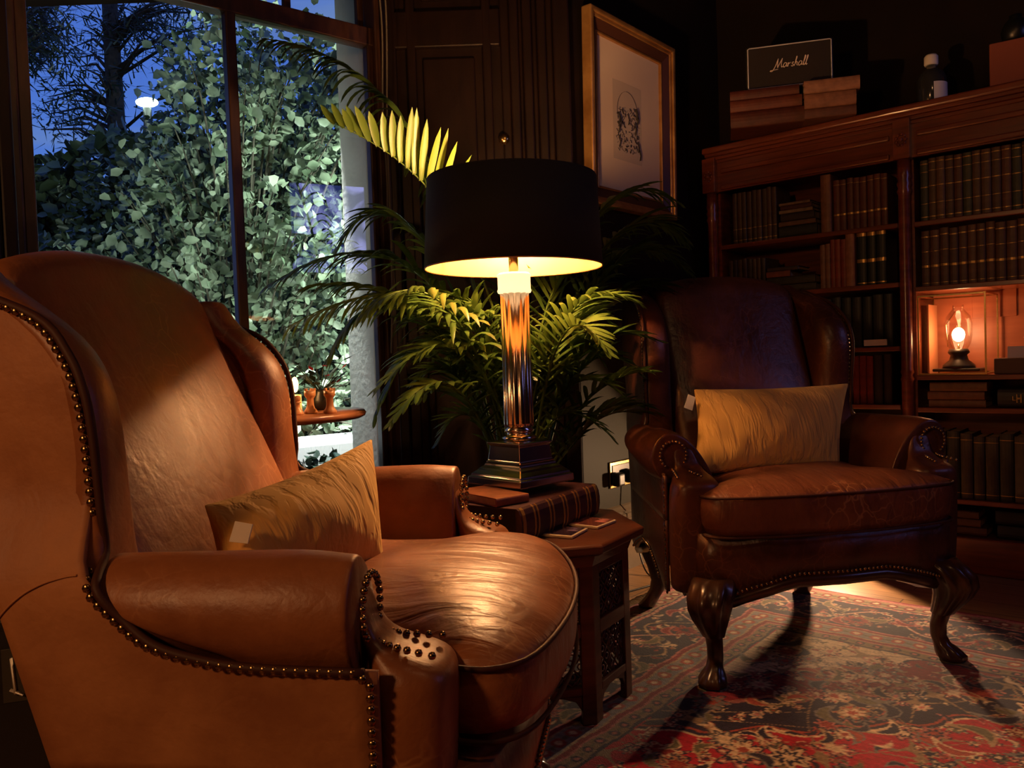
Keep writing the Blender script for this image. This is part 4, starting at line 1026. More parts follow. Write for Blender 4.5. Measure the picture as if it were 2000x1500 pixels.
for a, b, zs in ((U0, U1, [.36, .655, .895, 1.155, 1.395]), (U1, U2, [.285, .645, .775, 1.13, 1.39]), (U2, U3, [.285, .645, .9, 1.13, 1.39])):
    for z in zs: MB().box(a + .03, b - .03, .012, DB - .012, z - .02, z).build('shelf', 'case', bc, smooth=False, bevel=.003)
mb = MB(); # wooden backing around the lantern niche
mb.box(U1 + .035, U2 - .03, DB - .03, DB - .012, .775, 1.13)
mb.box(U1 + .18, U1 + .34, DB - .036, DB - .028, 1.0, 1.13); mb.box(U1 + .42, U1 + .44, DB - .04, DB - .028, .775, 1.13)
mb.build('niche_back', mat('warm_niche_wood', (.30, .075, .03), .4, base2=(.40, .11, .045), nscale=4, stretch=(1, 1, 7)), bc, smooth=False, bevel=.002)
TB = Matrix.Translation(room(0, VF, 0)) @ TR
ORD = ['first', 'second', 'third', 'fourth', 'fifth', 'sixth', 'seventh', 'eighth', 'ninth', 'tenth', 'eleventh', 'twelfth', 'thirteenth', 'fourteenth', 'fifteenth', 'sixteenth', 'seventeenth', 'eighteenth', 'nineteenth', 'twentieth', 'twenty-first']
brn = random.Random(21)
def vary(c, a=.2): k = 1 + brn.uniform(-a, a); return tuple(max(.002, x * k) for x in c)
def row(u, n, th, z, h, colr, desc, frm, group, bands=None, dv=.03, depth=.16, jit=.1, hj=.004, u_end=None, step=0):
    for i in range(n):
        t = th * (1 + brn.uniform(-jit, jit)); 
        c = vary(colr[i % len(colr)] if isinstance(colr[0], tuple) else colr)
        c = tuple(round(x, 3) for x in c)
        book('book', '%s, %s from %s' % (desc, ORD[i], frm), TB @ Matrix.Translation((u + t / 2, dv + brn.uniform(0, .006), z)), t * .96, h + brn.uniform(-hj, hj) + step * i, depth, c, group, bands)
        u += t
    return u
def stack(u, z, items, desc, frm, group, dv=.03, depth=.15):
    """flat books, spine to the room; items (length, thickness, colour)"""
    for i, (ln_, th, c) in enumerate(items):
        book('book', '%s, %s from the bottom %s' % (desc, ORD[i], frm), TB @ Matrix.Translation((u + brn.uniform(-.006, .006), dv, z + th / 2)) @ LIE, th * .96, ln_, depth, tuple(round(x, 3) for x in c), group)
        z += th
    return z
rb, db, gb, tb_, kb = (.16, .045, .022), (.055, .025, .014), (.03, .05, .03), (.24, .13, .06), (.012, .018, .016)
G1 = [(.06, .075), (.28, .29), (.55, .565), (.80, .81), (.93, .945)]
# left bay, top shelf
u = row(U0 + .085, 9, .024, 1.395, .235, [(.07, .035, .02), (.085, .04, .022)], 'dull brown book in the top left bay', 'the left column', 'brown books in the top left bay', G1[:2])
stack(u + .015, 1.395, [(.17, .05, (.03, .03, .015)), (.165, .022, (.18, .09, .04)), (.15, .035, (.035, .02, .012)), (.15, .016, (.28, .19, .1)), (.14, .02, (.08, .02, .012)), (.14, .012, (.25, .15, .08))], 'flat old book in the top left bay', 'of the pile', 'flat pile in the top left bay')
u = u + .20
book('book', 'tall tan book standing alone right of the flat pile in the top left bay', TB @ Matrix.Translation((u + .022, .02, 1.395)), .044, .245, .16, (.26, .11, .045))
u = row(u + .048, 8, .0265, 1.395, .215, [(.14, .035, .02), (.12, .03, .018)], 'matching red-brown volume in the top left bay', 'the tall tan book', 'red-brown set in the top left bay', [(.30, .335), (.9, .91)])
# left bay, second shelf
u = row(U0 + .06, 8, .022, 1.155, .165, [(.07, .035, .02), (.05, .03, .018), (.10, .06, .03)], 'small worn book, second shelf of left bay', 'the left column', 'small brown books left bay')
stack(u + .01, 1.155, [(.22, .032, (.07, .06, .035)), (.22, .036, (.05, .045, .02)), (.11, .028, (.26, .075, .03)), (.14, .018, (.05, .03, .02))], 'flat book, second shelf of left bay', 'of the pile', 'flat pile second shelf')
u = row(u + .245, 2, .022, 1.155, .19, (.22, .10, .05), 'thin tan book, second shelf of left bay', 'the flat pile', 'tan pair left bay')
u = row(u, 3, .022, 1.155, .205, (.30, .05, .028), 'red-brown book, second shelf of left bay', 'the thin tan pair', 'red trio left bay', [(.1, .9)][:0] or None)
book('book', 'tall orange-tan book beside the black volumes on the second left shelf', TB @ Matrix.Translation((u + .02, .02, 1.155)), .037, .225, .16, (.36, .15, .08)); u += .042
u = row(u, 3, .040, 1.155, .235, kb, 'black gold-banded volume, second shelf', 'the tall orange-tan book', 'black gold-banded volumes', [(.03, .05), (.40, .46), (.86, .96)])
# left bay, third, fourth shelf
u = row(U1 - .35, 7, .042, .895, .215, [(.014, .018, .018), (.02, .022, .02)], 'large black book, third shelf of left bay', 'the dark chair wing', 'black books third shelf', None)
lbl = MB().box(U1 - .165, U1 - .075, -.004, 0.004, .90, .925).build('shelf_label', 'tag', None, smooth=False); lbl.matrix_world = TB; tag(lbl, 'small white paper card on the edge of the third left shelf', 'card')
stack(U1 - .45, .655, [(.21, .04, (.26, .12, .06)), (.21, .028, (.12, .04, .02)), (.21, .036, (.14, .02, .014)), (.21, .032, (.13, .02, .016)), (.21, .036, (.12, .05, .03))], 'flat volume behind the dark chair', 'of the fourth shelf pile', 'flat pile fourth shelf')
u = row(U1 - .225, 3, .030, .655, .20, (.22, .022, .016), 'slim scarlet book, fourth shelf of left bay', 'the flat pile', 'scarlet books fourth shelf')
u = row(u, 2, .035, .655, .205, (.03, .014, .012), 'blackish book, fourth shelf of left bay', 'the scarlet books', 'blackish pair fourth shelf')
# right bay
u = row(U1 + .05, 15, .0315, 1.39, .245, [(.06, .065, .03), (.14, .075, .035), (.17, .09, .045), (.10, .05, .025), (.15, .06, .03)], 'worn tan volume, top shelf of right bay', 'the middle column', 'worn volumes top right bay', G1)
row(u, 6, .036, 1.39, .25, (.02, .045, .03), 'dark green volume, top shelf of right bay', 'the worn tan set', 'green volumes top right bay', G1[:2])
u = row(U1 + .05, 20, .0335, 1.13, .225, [(.13, .06, .03), (.12, .05, .026), (.15, .07, .035)], 'matching brown gold-banded book, second right shelf', 'the middle column', 'matching brown set right bay', [(.05, .06), (.34, .38), (.62, .63), (.88, .9)])
stack(U1 + .07, .645, [(.20, .03, (.24, .10, .04)), (.20, .034, (.22, .075, .03)), (.20, .036, (.20, .09, .04))], 'flat orange-brown book on the shelf below the lantern', 'of the pile', 'flat pile below the lantern')
gbk = book('book', 'dark book with gold lettered spine lying below the lantern shelf', TB @ Matrix.Translation((U1 + .31, .03, .683)) @ LIE, .07, .26, .16, (.02, .018, .015))
mb = MB(); gr = random.Random(3)
for k in range(13):
    x = .05 + k * .013; hgt = gr.choice((.008, .012, .016))
    mb.box(-hgt, hgt, -.0155, -.010, x, x + .003); 
    if k % 2: mb.box(-hgt * .2, hgt * .2, -.0155, -.010, x, x + .011)
    if k % 3 == 0: mb.box(hgt * .7, hgt, -.0155, -.010, x, x + .010)
mb.build('spine_lettering', 'gilt_tool', gbk, smooth=False)
u = row(U1 + .04, 19, .038, .285, .255, [(.04, .028, .016), (.055, .036, .02), (.028, .024, .014), (.07, .046, .026)], 'faded olive-brown book, low right shelf', 'the middle column', 'faded books lower right bay', [(.08, .09), (.9, .91)], jit=.3, hj=.012)
u = row(U0 + .45, 8, .040, .36, .22, [(.06, .045, .025), (.09, .05, .025)], 'dim brown book low in the left bay', 'the left', 'dim books low left bay', None)
stack(U1 + .05, .14, [(.22, .035, (.10, .035, .02)), (.20, .032, (.13, .05, .025)), (.19, .03, (.10, .035, .02))], 'flat brown book at the bookcase bottom', 'of the low pile', 'flat pile at the bottom of the bookcase')
stack(U1 + .30, .14, [(.30, .055, (.012, .016, .016)), (.30, .055, (.012, .014, .016))], 'flat black book at the bookcase bottom', 'beside the brown low pile', 'flat black books at the bottom')

# lantern in glass case
LN = Matrix.Translation((U1 + .155, .15, .775))
ln_ = thing('oil_lantern', 'lit glass oil lantern with black base glowing on a bookcase shelf', 'lantern', (TB @ LN).to_translation(), RA)
MB().box(-.085, .085, -.06, .06, .010, .022).build('stand', 'iron', ln_, smooth=False, bevel=.004)
MB().rev([(.060, .022), (.058, .035), (.035, .055), (.030, .075), (.040, .085), (.034, .10), (.0, .10)], 28).build('burner', 'iron', ln_)
gl = MB().rev([(.032, .10), (.044, .122), (.050, .155), (.050, .205), (.044, .232), (.028, .252), (.020, .262), (.021, .278)], 32, cap=False).build('glass_chimney', 'clear', ln_)
MB().tube([(0, 0, .1), (0, 0, .12)], .004, 8).build('wick_holder', 'brass', ln_)
MB().ball((0, 0, .158), .024, 16, (1, 1, 1.2)).build('flame', mat('lantern_flame', (1, .6, .2), .5, emit=(1, .62, .30), estr=34), ln_)
MB().tube([(-.03, -.045, .11), (-.034, -.05, .2), (0, -.05, .25)], .0015, 6).build('wire_guard', 'brass', ln_)
light('lantern_light', 'POINT', TB @ LN @ Vector((0, -.045, .165)), 2.6, (1, .47, .2), .025)
gc = thing('glass_case', 'small upright glass display box around the oil lantern on the shelf', 'case', (0, 0, 0)); gc.matrix_world = TB
c0, c1, g0, g1, h0, h1 = U1 + .04, U1 + .275, .015, .26, .775, 1.09
mb = MB()
for x in (c0, c1):
    for y in (g0, g1): mb.box(x - .003, x + .003, y - .003, y + .003, h0, h1)
for z in (h0 + .003, h1):
    for y in (g0, g1): mb.box(c0, c1, y - .003, y + .003, z - .003, z + .003)
    for x in (c0, c1): mb.box(x - .003, x + .003, g0, g1, z - .003, z + .003)
mb.build('case_frame', 'brass', gc, smooth=False)
for x0, x1, y0, y1 in ((c0, c0, g0, g1), (c1, c1, g0, g1)): MB().add([(x0, y0, h0), (x1, y1, h0), (x1, y1, h1), (x0, y0, h1)], [(0, 1, 2, 3)]).build('glass_pane', 'clear', gc, smooth=False)
MB().box(c0 + .012, c0 + .018, .10, .24, h0, h1 - .03).build('inner_leaf', mat('amber_wood_leaf', (.42, .16, .07), .35), gc, smooth=False)

# box, card and instrument right of the lantern
bx = MB().box(U1 + .30, U1 + .60, .02, .22, .775, .835).build('wooden_box', mat('dull_oak_box', (.10, .05, .025), .6, base2=(.07, .03, .018), nscale=8), None, smooth=False, bevel=.004); bx.matrix_world = TB; tag(bx, 'dull brown wooden box on the shelf right of the lantern', 'box')
bx2 = MB().box(-.075, .075, 0, .004, 0, .045).build('notice_card', 'tag', None, smooth=False); bx2.matrix_world = TB @ Matrix.Translation((U1 + .385, .05, .836)) @ Matrix.Rotation(R(-14), 4, 'X') @ Matrix.Scale(.6, 4, (1, 0, 0)); tag(bx2, 'blank pale card leaning on the wooden box beside the lantern', 'card')
ins = thing('brass_instrument', 'antique black and chrome optical instrument standing on the wooden box', 'instrument', TB @ Vector((U1 + .50, .12, .835)), RA)
MB().box(-.055, .09, -.05, .05, 0, .03).build('foot', 'iron', ins, smooth=False, bevel=.006)
MB().tube([(-.045, 0, .03), (-.05, 0, .08), (-.03, 0, .13)], .008, 10).build('arm', 'chrome', ins)
MB().tube([(-.02, -.02, .12), (.06, -.02, .15)], .026, 16).build('barrel', 'iron', ins)
for p in ((-.05, -.03, .10), (-.04, -.035, .135), (-.03, -.04, .155), (.01, -.04, .175)): MB().ball(p, .013, 12).build('knob', 'chrome', ins)
MB().tube([(-.11, -.03, .078), (-.03, -.03, .085)], .003, 6).build('lever', 'chrome', ins)

# ------------------------------------------------------------------ things on top of the bookcase
sA = P(1466, 202, 3.40); spk = thing('speaker', 'black rectangular speaker with white piping and script logo on top of the bookcase', 'speaker', (P(1543, 196, 3.42).x, P(1543, 196, 3.42).y, 2.012), R(-15))
SW, SH, SD = .352, .190, .15
MB().box(-SW / 2, SW / 2, 0, SD, 0, SH).build('cabinet', 'blackv', spk, smooth=False, bevel=.006)
MB().box(-SW / 2 + .008, SW / 2 - .008, -.002, .004, .008, SH - .008).build('grille', mat('black_grille_cloth', (.02, .014, .010), .9, bump=.3, bscale=400), spk, smooth=False)
q = [(-SW / 2 + .008, -.004, .008), (SW / 2 - .008, -.004, .008), (SW / 2 - .008, -.004, SH - .008), (-SW / 2 + .008, -.004, SH - .008)]
MB().tube([Vector(a).lerp(Vector(b), t) for a, b in zip(q, q[1:] + q[:1]) for t in (.02, .5, .98)], .0026, 6, closed=True).build('piping', mat('silver_piping', (.62, .60, .58), .4), spk)
# script lettering drawn as strokes
G = {'M': [[(-.5, -.3), (-.2, -.35), (.15, .2), (.42, 1.05)], [(.42, 1.05), (.42, .5), (.48, 0)], [(.48, 0), (.75, .6), (.98, 1.05)], [(.98, 1.05), (.92, .5), (1.0, .05), (1.15, .1)]],
     'a': [[(.42, .42), (.2, .5), (.02, .25), (.12, 0), (.36, .15), (.46, .45), (.42, .1), (.58, .05)]],
     'r': [[(0, .05), (.08, .45), (.18, .35), (.36, .48), (.3, .3), (.36, .02), (.5, .08)][:4], [(.1, .4), (.06, 0)]],
     's': [[(.36, .45), (.14, .42), (.16, .26), (.34, .2), (.28, .02), (.02, .06)]],
     'h': [[(.02, 0), (.16, .55), (.26, 1.0), (.18, 1.02), (.1, .3)], [(.08, .2), (.24, .46), (.38, .38), (.34, .1), (.5, .05)]],
     'l': [[(0, .08), (.2, .6), (.28, 1.02), (.18, 1.02), (.1, .4), (.14, .0), (.3, .1)]]}
mb = MB(); x = -.062; k_ = .036; 
for ch, adv in (('M', 1.2), ('a', .58), ('r', .46), ('s', .44), ('h', .55), ('a', .58), ('l', .32), ('l', .3)):
    for st in G[ch]:
        mb.tube(sm([(x + (a + b * .18) * k_ * .84, -.006, SH * .52 - .012 + b * k_) for a, b in st], 4), .0019, 6)
    x += adv * k_ * .84
mb.tube([(-.078, -.006, SH * .52 - .022), (-.045, -.006, SH * .52 - .018)], .0016, 6)
mb.build('logo_lettering', mat('pale_gold_lettering', (.85, .68, .50), .4), spk)
tp = Matrix.Translation((P(1440, 240, 3.55).x, P(1440, 240, 3.55).y, BT)) @ Matrix.Rotation(R(-16), 4, 'Z')
for i, (l, t, c) in enumerate(((.31, .068, (.10, .022, .010)), (.29, .05, (.15, .035, .016)), (.28, .042, (.10, .02, .010)))):
    z = BT + (0, .068, .118)[i]
    b_ = P(1428, 270, 3.44); book('book', 'large red-brown book under the speaker, %s from the bottom' % ORD[i], T3(b_.x, b_.y, z + t / 2, R(-15)) @ LIE, t * .97, l, .20, c, 'red-brown books under the speaker')
z = BT
for i, (l, t, c) in enumerate(((.20, .04, (.16, .06, .03)), (.20, .062, (.32, .13, .06)), (.215, .056, (.36, .16, .08)))):
    b_ = P(1572, 245, 3.33); book('book', 'pale tan book under the right of the speaker, %s from the bottom' % ORD[i], T3(b_.x, b_.y, z + t / 2, R(-15)) @ LIE, t * .97, l, .19, c, 'tan books under the speaker'); z += t
bo = P(1820, 200, 3.267); bt = thing('bottle', 'clear squat bottle with white stopper and pale label on top of the bookcase', 'bottle', (bo.x, bo.y, BT), 0)
MB().rev([(.050, 0), (.055, .006), (.056, .12), (.048, .145), (.026, .165), (.018, .175), (.018, .185), (.0, .185)], 32).build('glass_body', mat('dark_bottle_glass', (.03, .03, .03), .06, coat=.6), bt)
MB().rev([(.024, .180), (.026, .184), (.026, .214), (.020, .222), (.0, .223)], 24).build('stopper', 'tag', bt)
lb = [[((.0572) * math.cos(a), .0572 * math.sin(a), z) for a in np.linspace(R(-110), R(-25), 12)] for z in (.02, .100)]
MB().loft(lb, cap=False, closed=False).build('label', 'tag', bt)
rx = P(1952, 188, 3.05); o = MB().box(0, .24, 0, .12, 0, .20).build('rust_box', mat('rust_card_box', (.26, .06, .025), .7), None, smooth=False, bevel=.004); o.matrix_world = T3(rx.x, rx.y + .06, BT, R(-35)); tag(o, 'rust-red box on top of the bookcase at the right edge', 'box')
o = MB().rev([(.0, 0), (.03, 0), (.045, .02), (.05, .05), (.04, .08), (.02, .10), (.022, .11), (.0, .11)], 24).build('dark_vase', 'black', None); o.location = (rx.x + .11, rx.y + .07, BT + .20); tag(o, 'small round black vase on the rust-red box', 'vase')

# ------------------------------------------------------------------ round chess table by the window
ct = thing('chess_table', 'small round wooden pedestal table holding chess pieces beside the window', 'table', (-.67, 2.22, 0), 0)
MB().rev([(.0, .748), (.24, .748), (.252, .754), (.255, .762), (.250, .770), (.0, .770)], 64).build('table_top', mat('reddish_table_top', (.28, .10, .045), .3, base2=(.36, .15, .07), nscale=5, coat=.4), ct)
MB().rev([(.05, .748), (.03, .72), (.022, .60), (.035, .5), (.022, .4), (.03, .15), (.045, .1), (.0, .1)], 28).build('pedestal', 'wood', ct)
for k in range(3):
    a = 2 * PI * k / 3 + .4; MB().tube([(.02 * math.cos(a), .02 * math.sin(a), .16), (.14 * math.cos(a), .14 * math.sin(a), .11), (.22 * math.cos(a), .22 * math.sin(a), .02)], [.02, .016, .018], 8).build('leg', 'wood', ct)
def rook(px, py, Y, lab, h=.062, crown='rook'):
    p = P(px, py, Y); rt = thing('chess_rook' if crown == 'rook' else 'chess_pawn', lab, 'chess piece', (p.x, p.y, .770), 0, 'chess pieces on the round table')
    if crown == 'rook':
        MB().rev([(.017, 0), (.018, .004), (.016, .010), (.012, .014), (.0095, .022), (.009, .040), (.013, .046), (.015, .049), (.015, h), (.011, h), (.011, h - .006), (0, h - .006)], 24).build('body', 'chess', rt)
        mb = MB()
        for k in range(5):
            a = 2 * PI * k / 5; mb.box(-.003, .003, .010, .0155, h - .001, h + .006, Matrix.Rotation(a, 4, 'Z'))
        mb.build('battlement', 'chess', rt, smooth=False)
    else:
        MB().rev([(.015, 0), (.016, .004), (.013, .010), (.007, .018), (.006, .030), (.010, .033), (.006, .036), (0, .036)], 20).build('body', 'chess', rt); MB().ball((0, 0, .043), .0095, 12).build('head', 'chess', rt)
rook(607, 806, 2.14, 'light wooden chess rook, second from the right on the round table')
rook(645, 804, 2.12, 'light wooden chess rook, rightmost on the round table')
rook(582, 806, 2.10, 'light wooden chess pawn beside the candle on the round table', crown='pawn')
cn = thing('candle', 'lit candle glowing beside the chess pieces on the round table', 'candle', (P(578, 800, 2.2).x, P(578, 800, 2.2).y, .770), 0)
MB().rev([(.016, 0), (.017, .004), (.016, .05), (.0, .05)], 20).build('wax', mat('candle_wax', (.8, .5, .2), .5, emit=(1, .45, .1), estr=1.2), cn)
MB().ball((0, 0, .078), .010, 12, (1, 1, 2.2)).build('flame', mat('candle_flame', (1, .6, .2), .5, emit=(1, .55, .16), estr=16), cn)
light('candle_light', 'POINT', cn.location + Vector((0, -.03, .10)), .8, (1, .5, .18), .012)
vf = P(628, 796, 2.30); fp_ = thing('flower_vase', 'small dark vase of red flowers and leaves on the round table behind the chess pieces', 'flowers', (vf.x, vf.y, .770), 0)
MB().rev([(.02, 0), (.032, .01), (.034, .03), (.022, .05), (.024, .06), (.0, .058)], 24).build('vase', 'black', fp_)
rr = random.Random(8); mb = MB(); mr = MB()
for k in range(34):
    a = rr.uniform(0, 6.28); r_ = rr.uniform(.02, .085); z = .06 + rr.uniform(.0, .08); c = Vector((r_ * math.cos(a), r_ * math.sin(a), z)); d = Vector((math.cos(a), math.sin(a), rr.uniform(-.2, .9))).normalized(); sd = d.cross(Vector((0, 0, 1))).normalized()
    tgt = mr if (k % 3 == 0) else mb; l = .026 if tgt is mr else .038
    tgt.add([c, c + d * l * .5 + sd * l * .32, c + d * l, c + d * l * .5 - sd * l * .32], [(0, 1, 2, 3)]); mb.tube([(0, 0, .05), c], .001, 4)
mb.build('leaves', 'bushd', fp_); mr.build('petals', 'red_flower', fp_)

# ------------------------------------------------------------------ behind the tan chair
bb = P(10, 1500, 1.75)
dk = thing('storage_box', 'dark leather box with a pale worn label on the floor behind the tan armchair', 'box', (bb.x, bb.y, 0), R(18))
MB().box(-.20, .14, 0, .34, .0, .36).build('body', mat('dark_box_leather', (.012, .009, .010), .6, bump=.2), dk, smooth=False, bevel=.01)
MB().box(.005, .085, -.003, .001, .17, .29).build('label', mat('grimy_label', (.06, .05, .035), .8), dk, smooth=False)
mb = MB(); mb.tube([(.025, -.006, .27), (.03, -.006, .19)], .008, 8, flat=.3); mb.tube([(.02, -.006, .20), (.045, -.006, .185)], .008, 8, flat=.3); mb.tube([(.058, -.006, .28), (.07, -.006, .19)], .005, 8, flat=.4)
mb.build('pale_marks', 'tag', dk)

# ------------------------------------------------------------------ wall screen that the window glass mirrors, out of frame
scr = thing('wall_screen', 'glowing blue-violet screen high on the right wall', 'screen', (0, 0, 0)); scr.matrix_world = TR
m_ = bpy.data.materials.new('screen_picture'); m_.use_nodes = True; nt = m_.node_tree; b = nt.nodes['Principled BSDF']; b.inputs['Base Color'].default_value = (0, 0, 0, 1)
tc = N(nt, 'ShaderNodeTexCoord'); n = N(nt, 'ShaderNodeTexNoise', Scale=3.2, Detail=5.0, Distortion=1.2); L(nt, tc, 'Object', n, 'Vector'); rp = N(nt, 'ShaderNodeValToRGB'); L(nt, n, 0, rp, 0)
rp.color_ramp.elements[0].position = .42; rp.color_ramp.elements[0].color = (.035, .05, .22, 1); rp.color_ramp.elements[1].position = .60; rp.color_ramp.elements[1].color = (.36, .38, 1, 1)
L(nt, rp, 0, b, 'Emission Color'); b.inputs['Emission Strength'].default_value = 3.8
MB().box(1.735, 1.75, 2.58, 3.42, 1.72, 2.56).build('bezel', 'black', scr, smooth=False)
MB().add([(1.732, 2.60, 1.74), (1.732, 3.40, 1.74), (1.732, 3.40, 2.54), (1.732, 2.60, 2.54)], [(0, 1, 2, 3)]).build('screen_panel', m_, scr, smooth=False)
rl = thing('globe_lamp', 'warm glass globe floor lamp standing behind the camera', 'lamp', (-1.35, -.35, 0))
MB().rev([(.14, 0), (.14, .02), (.02, .04), (.012, .06), (.012, 1.45), (.03, 1.47), (.03, 1.49), (0, 1.49)], 24).build('stand', 'brass', rl)
MB().ball((0, 0, 1.46), .03, 12).build('bulb', mat('globe_bulb', (1, .6, .3), .5, emit=(1, .5, .2), estr=14), rl)

ll = thing('low_lamp', 'small hooded lamp on the floor behind the dark armchair', 'lamp', (1.352, 3.335, 0))
MB().rev([(.045, 0), (.045, .012), (.008, .02), (.007, .34), (0, .34)], 20).build('stem', 'iron', ll)
MB().rev([(.03, -.01), (.045, .0), (.04, .04), (.0, .06)], 24, T=Matrix.Translation((-.005, -.004, .36)) @ Matrix.Rotation(R(-58), 4, 'Z') @ Matrix.Rotation(R(-75), 4, 'X'), cap=False).build('hood', 'iron', ll)

# ------------------------------------------------------------------ garden
g = MB(); g.add([(-30, 2.6, -.4), (8, 2.6, -.4), (8, 45, -.4), (-30, 45, -.4)], [(0, 1, 2, 3)]); struct(g.build('ground_garden', 'grass', smooth=False))
def leafcloud(mb, pts, size, rr, up=.4):
    for c in pts:
        d = Vector((rr.gauss(0, 1), rr.gauss(0, 1), rr.gauss(-.1, .8))).normalized(); n = (Vector((rr.gauss(0, 1), rr.gauss(-.6, 1), rr.gauss(up, 1)))).normalized(); sd = d.cross(n)
        if sd.length < .1: continue
        sd.normalize(); n = sd.cross(d); l = size * rr.uniform(.6, 1.25); w_ = l * rr.uniform(.28, .42)
        mb.add([c, c + d * l * .3 + sd * w_ + n * .12 * l, c + d * l * .7 + sd * w_ * .8 + n * .1 * l, c + d * l, c + d * l * .7 - sd * w_ * .8 + n * .1 * l, c + d * l * .3 - sd * w_ + n * .12 * l, c + d * l * .5],
               [(0, 1, 6), (1, 2, 6), (2, 3, 6), (3, 4, 6), (4, 5, 6), (5, 0, 6)])
sh_ = thing('garden_shrub', 'large broad-leaved shrub lit pale green close outside the window', 'shrub', (P(470, 900, 5.0).x, P(470, 900, 5.0).y, -.4), 0)
inv = Matrix.Translation(-sh_.location)
rr = random.Random(31); pts = []
def inside_bush(px, py):
    # silhouette: rises to the right, open sky at the top left
    edge = [(60, 520), (110, 430), (160, 330), (210, 300), (260, 250), (300, 150), (360, 70), (420, 0), (480, 20), (540, 60), (620, 60), (700, 40), (760, 20)]
    y = edge[-1][1]
    for (a, b), (c, d) in zip(edge, edge[1:]):
        if a <= px < c: y = b + (d - b) * (px - a) / (c - a)
    if px < 60: return False
    return py > y + rr.gauss(0, 26)
tw = MB()
brs = []
for k in range(290):
    while True:
        px, py = rr.uniform(60, 760), rr.uniform(-20, 900)
        if inside_bush(px, py) and math.hypot(px - 287, py - 200) > 34: break
    Y = rr.uniform(4.1, 5.6); tip = P(px, py, Y); st = P(470 + (px - 470) * .45 , min(900, py + 260), Y + .5); md = (tip + st) / 2 + Vector((0, 0, .12))
    cur = sm([st, md, tip], 8); brs.append(cur); tw.tube(cur, [.009 * (1 - .7 * i / len(cur)) for i in range(len(cur))], 5)
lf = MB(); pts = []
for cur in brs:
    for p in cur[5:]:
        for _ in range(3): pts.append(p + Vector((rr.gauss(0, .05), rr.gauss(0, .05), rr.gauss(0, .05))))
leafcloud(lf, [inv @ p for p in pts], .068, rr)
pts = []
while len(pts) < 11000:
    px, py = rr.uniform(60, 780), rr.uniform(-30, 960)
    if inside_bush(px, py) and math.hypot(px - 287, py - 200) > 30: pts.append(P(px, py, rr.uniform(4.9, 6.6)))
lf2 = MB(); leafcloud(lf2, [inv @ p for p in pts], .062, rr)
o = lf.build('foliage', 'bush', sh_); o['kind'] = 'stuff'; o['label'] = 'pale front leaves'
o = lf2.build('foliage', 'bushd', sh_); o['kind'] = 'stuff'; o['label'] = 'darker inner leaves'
o = tw.build('branch', 'twig', None); o.parent = sh_; o.matrix_parent_inverse = inv
pts = []
hd = thing('dark_hedge', 'dark hedge far back at the left of the garden', 'hedge', (P(120, 500, 8).x, P(120, 500, 8).y, -.4), 0); inv = Matrix.Translation(-hd.location)
lf = MB(); pts = []
for _ in range(12000):
    px = rr.uniform(-40, 800); top = 285 + 25 * math.sin(px * .02) + (0 if px > 160 else 10); py = rr.uniform(top, 900); pts.append(inv @ P(px, py, rr.uniform(7.2, 8.4)))
leafcloud(lf, pts, .17, rr); o = lf.build('foliage', 'bushd', hd); o['kind'] = 'stuff'
def conifer(lab, px0, px1, Y, crown, seed, dens=1.0):
    rr = random.Random(seed); b = P(px1, 620, Y); b.z = -.4; t = thing('pine_tree', lab, 'tree', b, 0); inv = Matrix.Translation(-b)
    tops = P(px0, -160, Y); tr = [b.lerp(tops, k / 10) for k in range(11)]
    o = MB().tube([inv @ p for p in tr], [.15 - .007 * k for k in range(11)], 10).build('trunk', 'bark', t)
    bm_ = MB(); nd = MB()
    for (cx, cy_, rx_, ry_, n) in crown:
        for k in range(n):
            p = P(cx + rr.gauss(0, rx_), cy_ + rr.gauss(0, ry_), Y + rr.uniform(-.8, .8)); f_ = min(1, max(0, (p.z + .4 - .3) / (tops.z + .4))); s_ = b.lerp(tops, f_)
            bm_.tube([inv @ s_, inv @ (s_.lerp(p, .5) + Vector((0, 0, .15))), inv @ p], [.03, .018, .006], 4)
            for j in range(int(46 * dens)):
                c = s_.lerp(p, rr.uniform(.45, 1.05)) + Vector((rr.gauss(0, .16), rr.gauss(0, .16), rr.gauss(0, .10))); d = Vector((rr.gauss(0, 1), rr.gauss(0, 1), rr.gauss(0, .7))).normalized(); sd = d.orthogonal().normalized() * .011; l = rr.uniform(.12, .26)
                c = inv @ c; nd.add([c - sd, c + sd, c + d * l], [(0, 1, 2)])
    bm_.build('branches', 'bark', t); q = nd.build('needles', 'needle', t); q['kind'] = 'stuff'
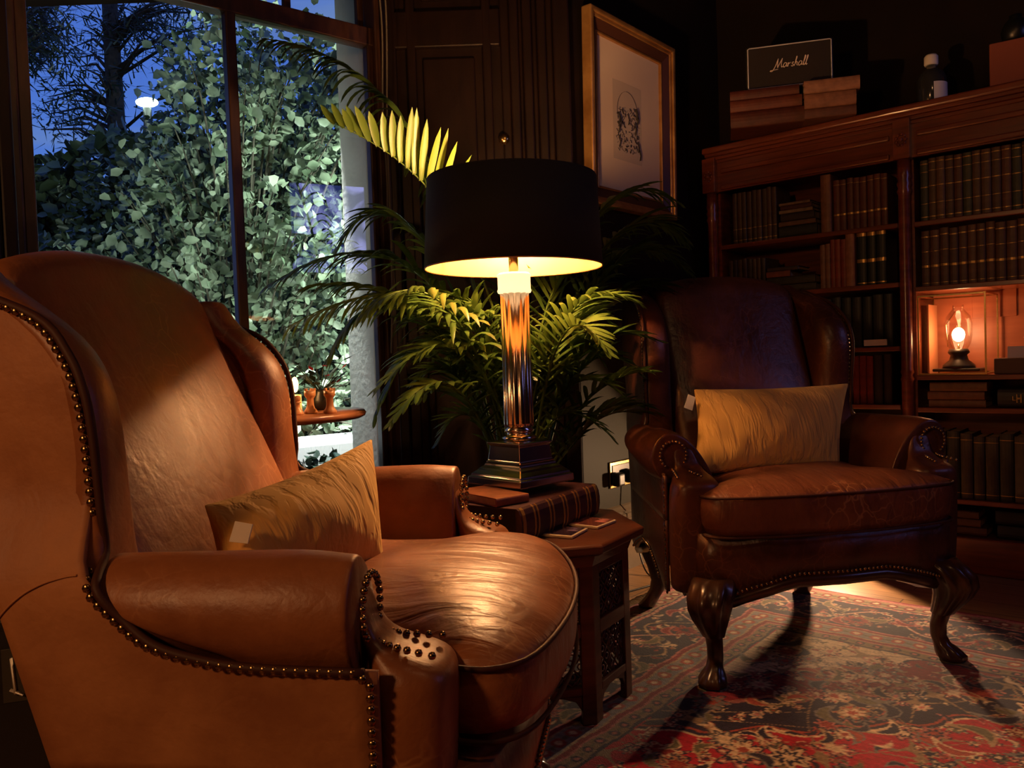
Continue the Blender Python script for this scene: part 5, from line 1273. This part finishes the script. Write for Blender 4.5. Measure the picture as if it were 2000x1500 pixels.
conifer('tall pine with a bare dark trunk standing against the blue dusk sky', 205, 250, 10, [(290, 40, 60, 40, 15), (160, 150, 45, 40, 9), (120, 190, 30, 25, 5), (340, 30, 50, 30, 11), (180, 235, 60, 14, 5)], 5, .7)
conifer('dense dark conifer crown at the upper left of the window view', 30, -60, 9, [(85, 20, 26, 40, 20), (85, 90, 18, 20, 9)], 9, 1.3)
sl = P(287, 200, 7.0); st = thing('street_lamp', 'bright white street lamp shining through the trees', 'street lamp', (sl.x, sl.y, -.4), 0)
MB().rev([(.06, 0), (.05, .5), (.035, sl.z + .35), (0, sl.z + .35)], 12).build('pole', 'iron', st)
MB().ball((0, 0, sl.z + .4), .065, 16, (1.5, 1, .6)).build('lamp_head', mat('street_lamp_glow', (1, 1, 1), .5, emit=(.7, 1, .88), estr=22), st)
# white bench lit outside
bn = P(640, 868, 3.75)
be = thing('garden_bench', 'white stone garden bench brightly lit just outside the window', 'bench', (bn.x, bn.y, -.4), R(36))
MB().box(-.7, .8, -.05, .4, .80, .935).build('seat', 'white', be, smooth=False, bevel=.01)
MB().box(-.6, -.4, 0, .36, 0, .80).build('leg', 'white', be, smooth=False, bevel=.01); MB().box(.4, .6, 0, .36, 0, .80).build('leg', 'white', be, smooth=False, bevel=.01)
bl = light('bench_light', 'SPOT', (bn.x + .1, bn.y - .25, 2.2), 900, (.9, 1, 1), .05, spot_size=R(50)); aim(bl, (bn.x, bn.y + .1, .5))

fn = P(612, 905, 3.42); fr_ = thing('garden_fern', 'small dark leafy plant growing in front of the white garden bench', 'plant', (fn.x, fn.y, -.4), 0)
inv = Matrix.Translation(-fr_.location); rr = random.Random(77); pts = [inv @ (fn + Vector((rr.gauss(0, .10), rr.gauss(0, .04), rr.gauss(-.05, .045)))) for _ in range(260)]
mb = MB(); leafcloud(mb, pts, .05, rr); q = mb.build('foliage', 'needle', fr_); q['kind'] = 'stuff'
mb = MB()
for k in range(9): mb.tube([Vector((0, 0, 0)), Vector((rr.gauss(0, .05), rr.gauss(0, .03), fn.z + .25)), inv @ (fn + Vector((rr.gauss(0, .10), 0, 0)))], [.01, .006, .003], 5)
mb.build('stem', 'bark', fr_)
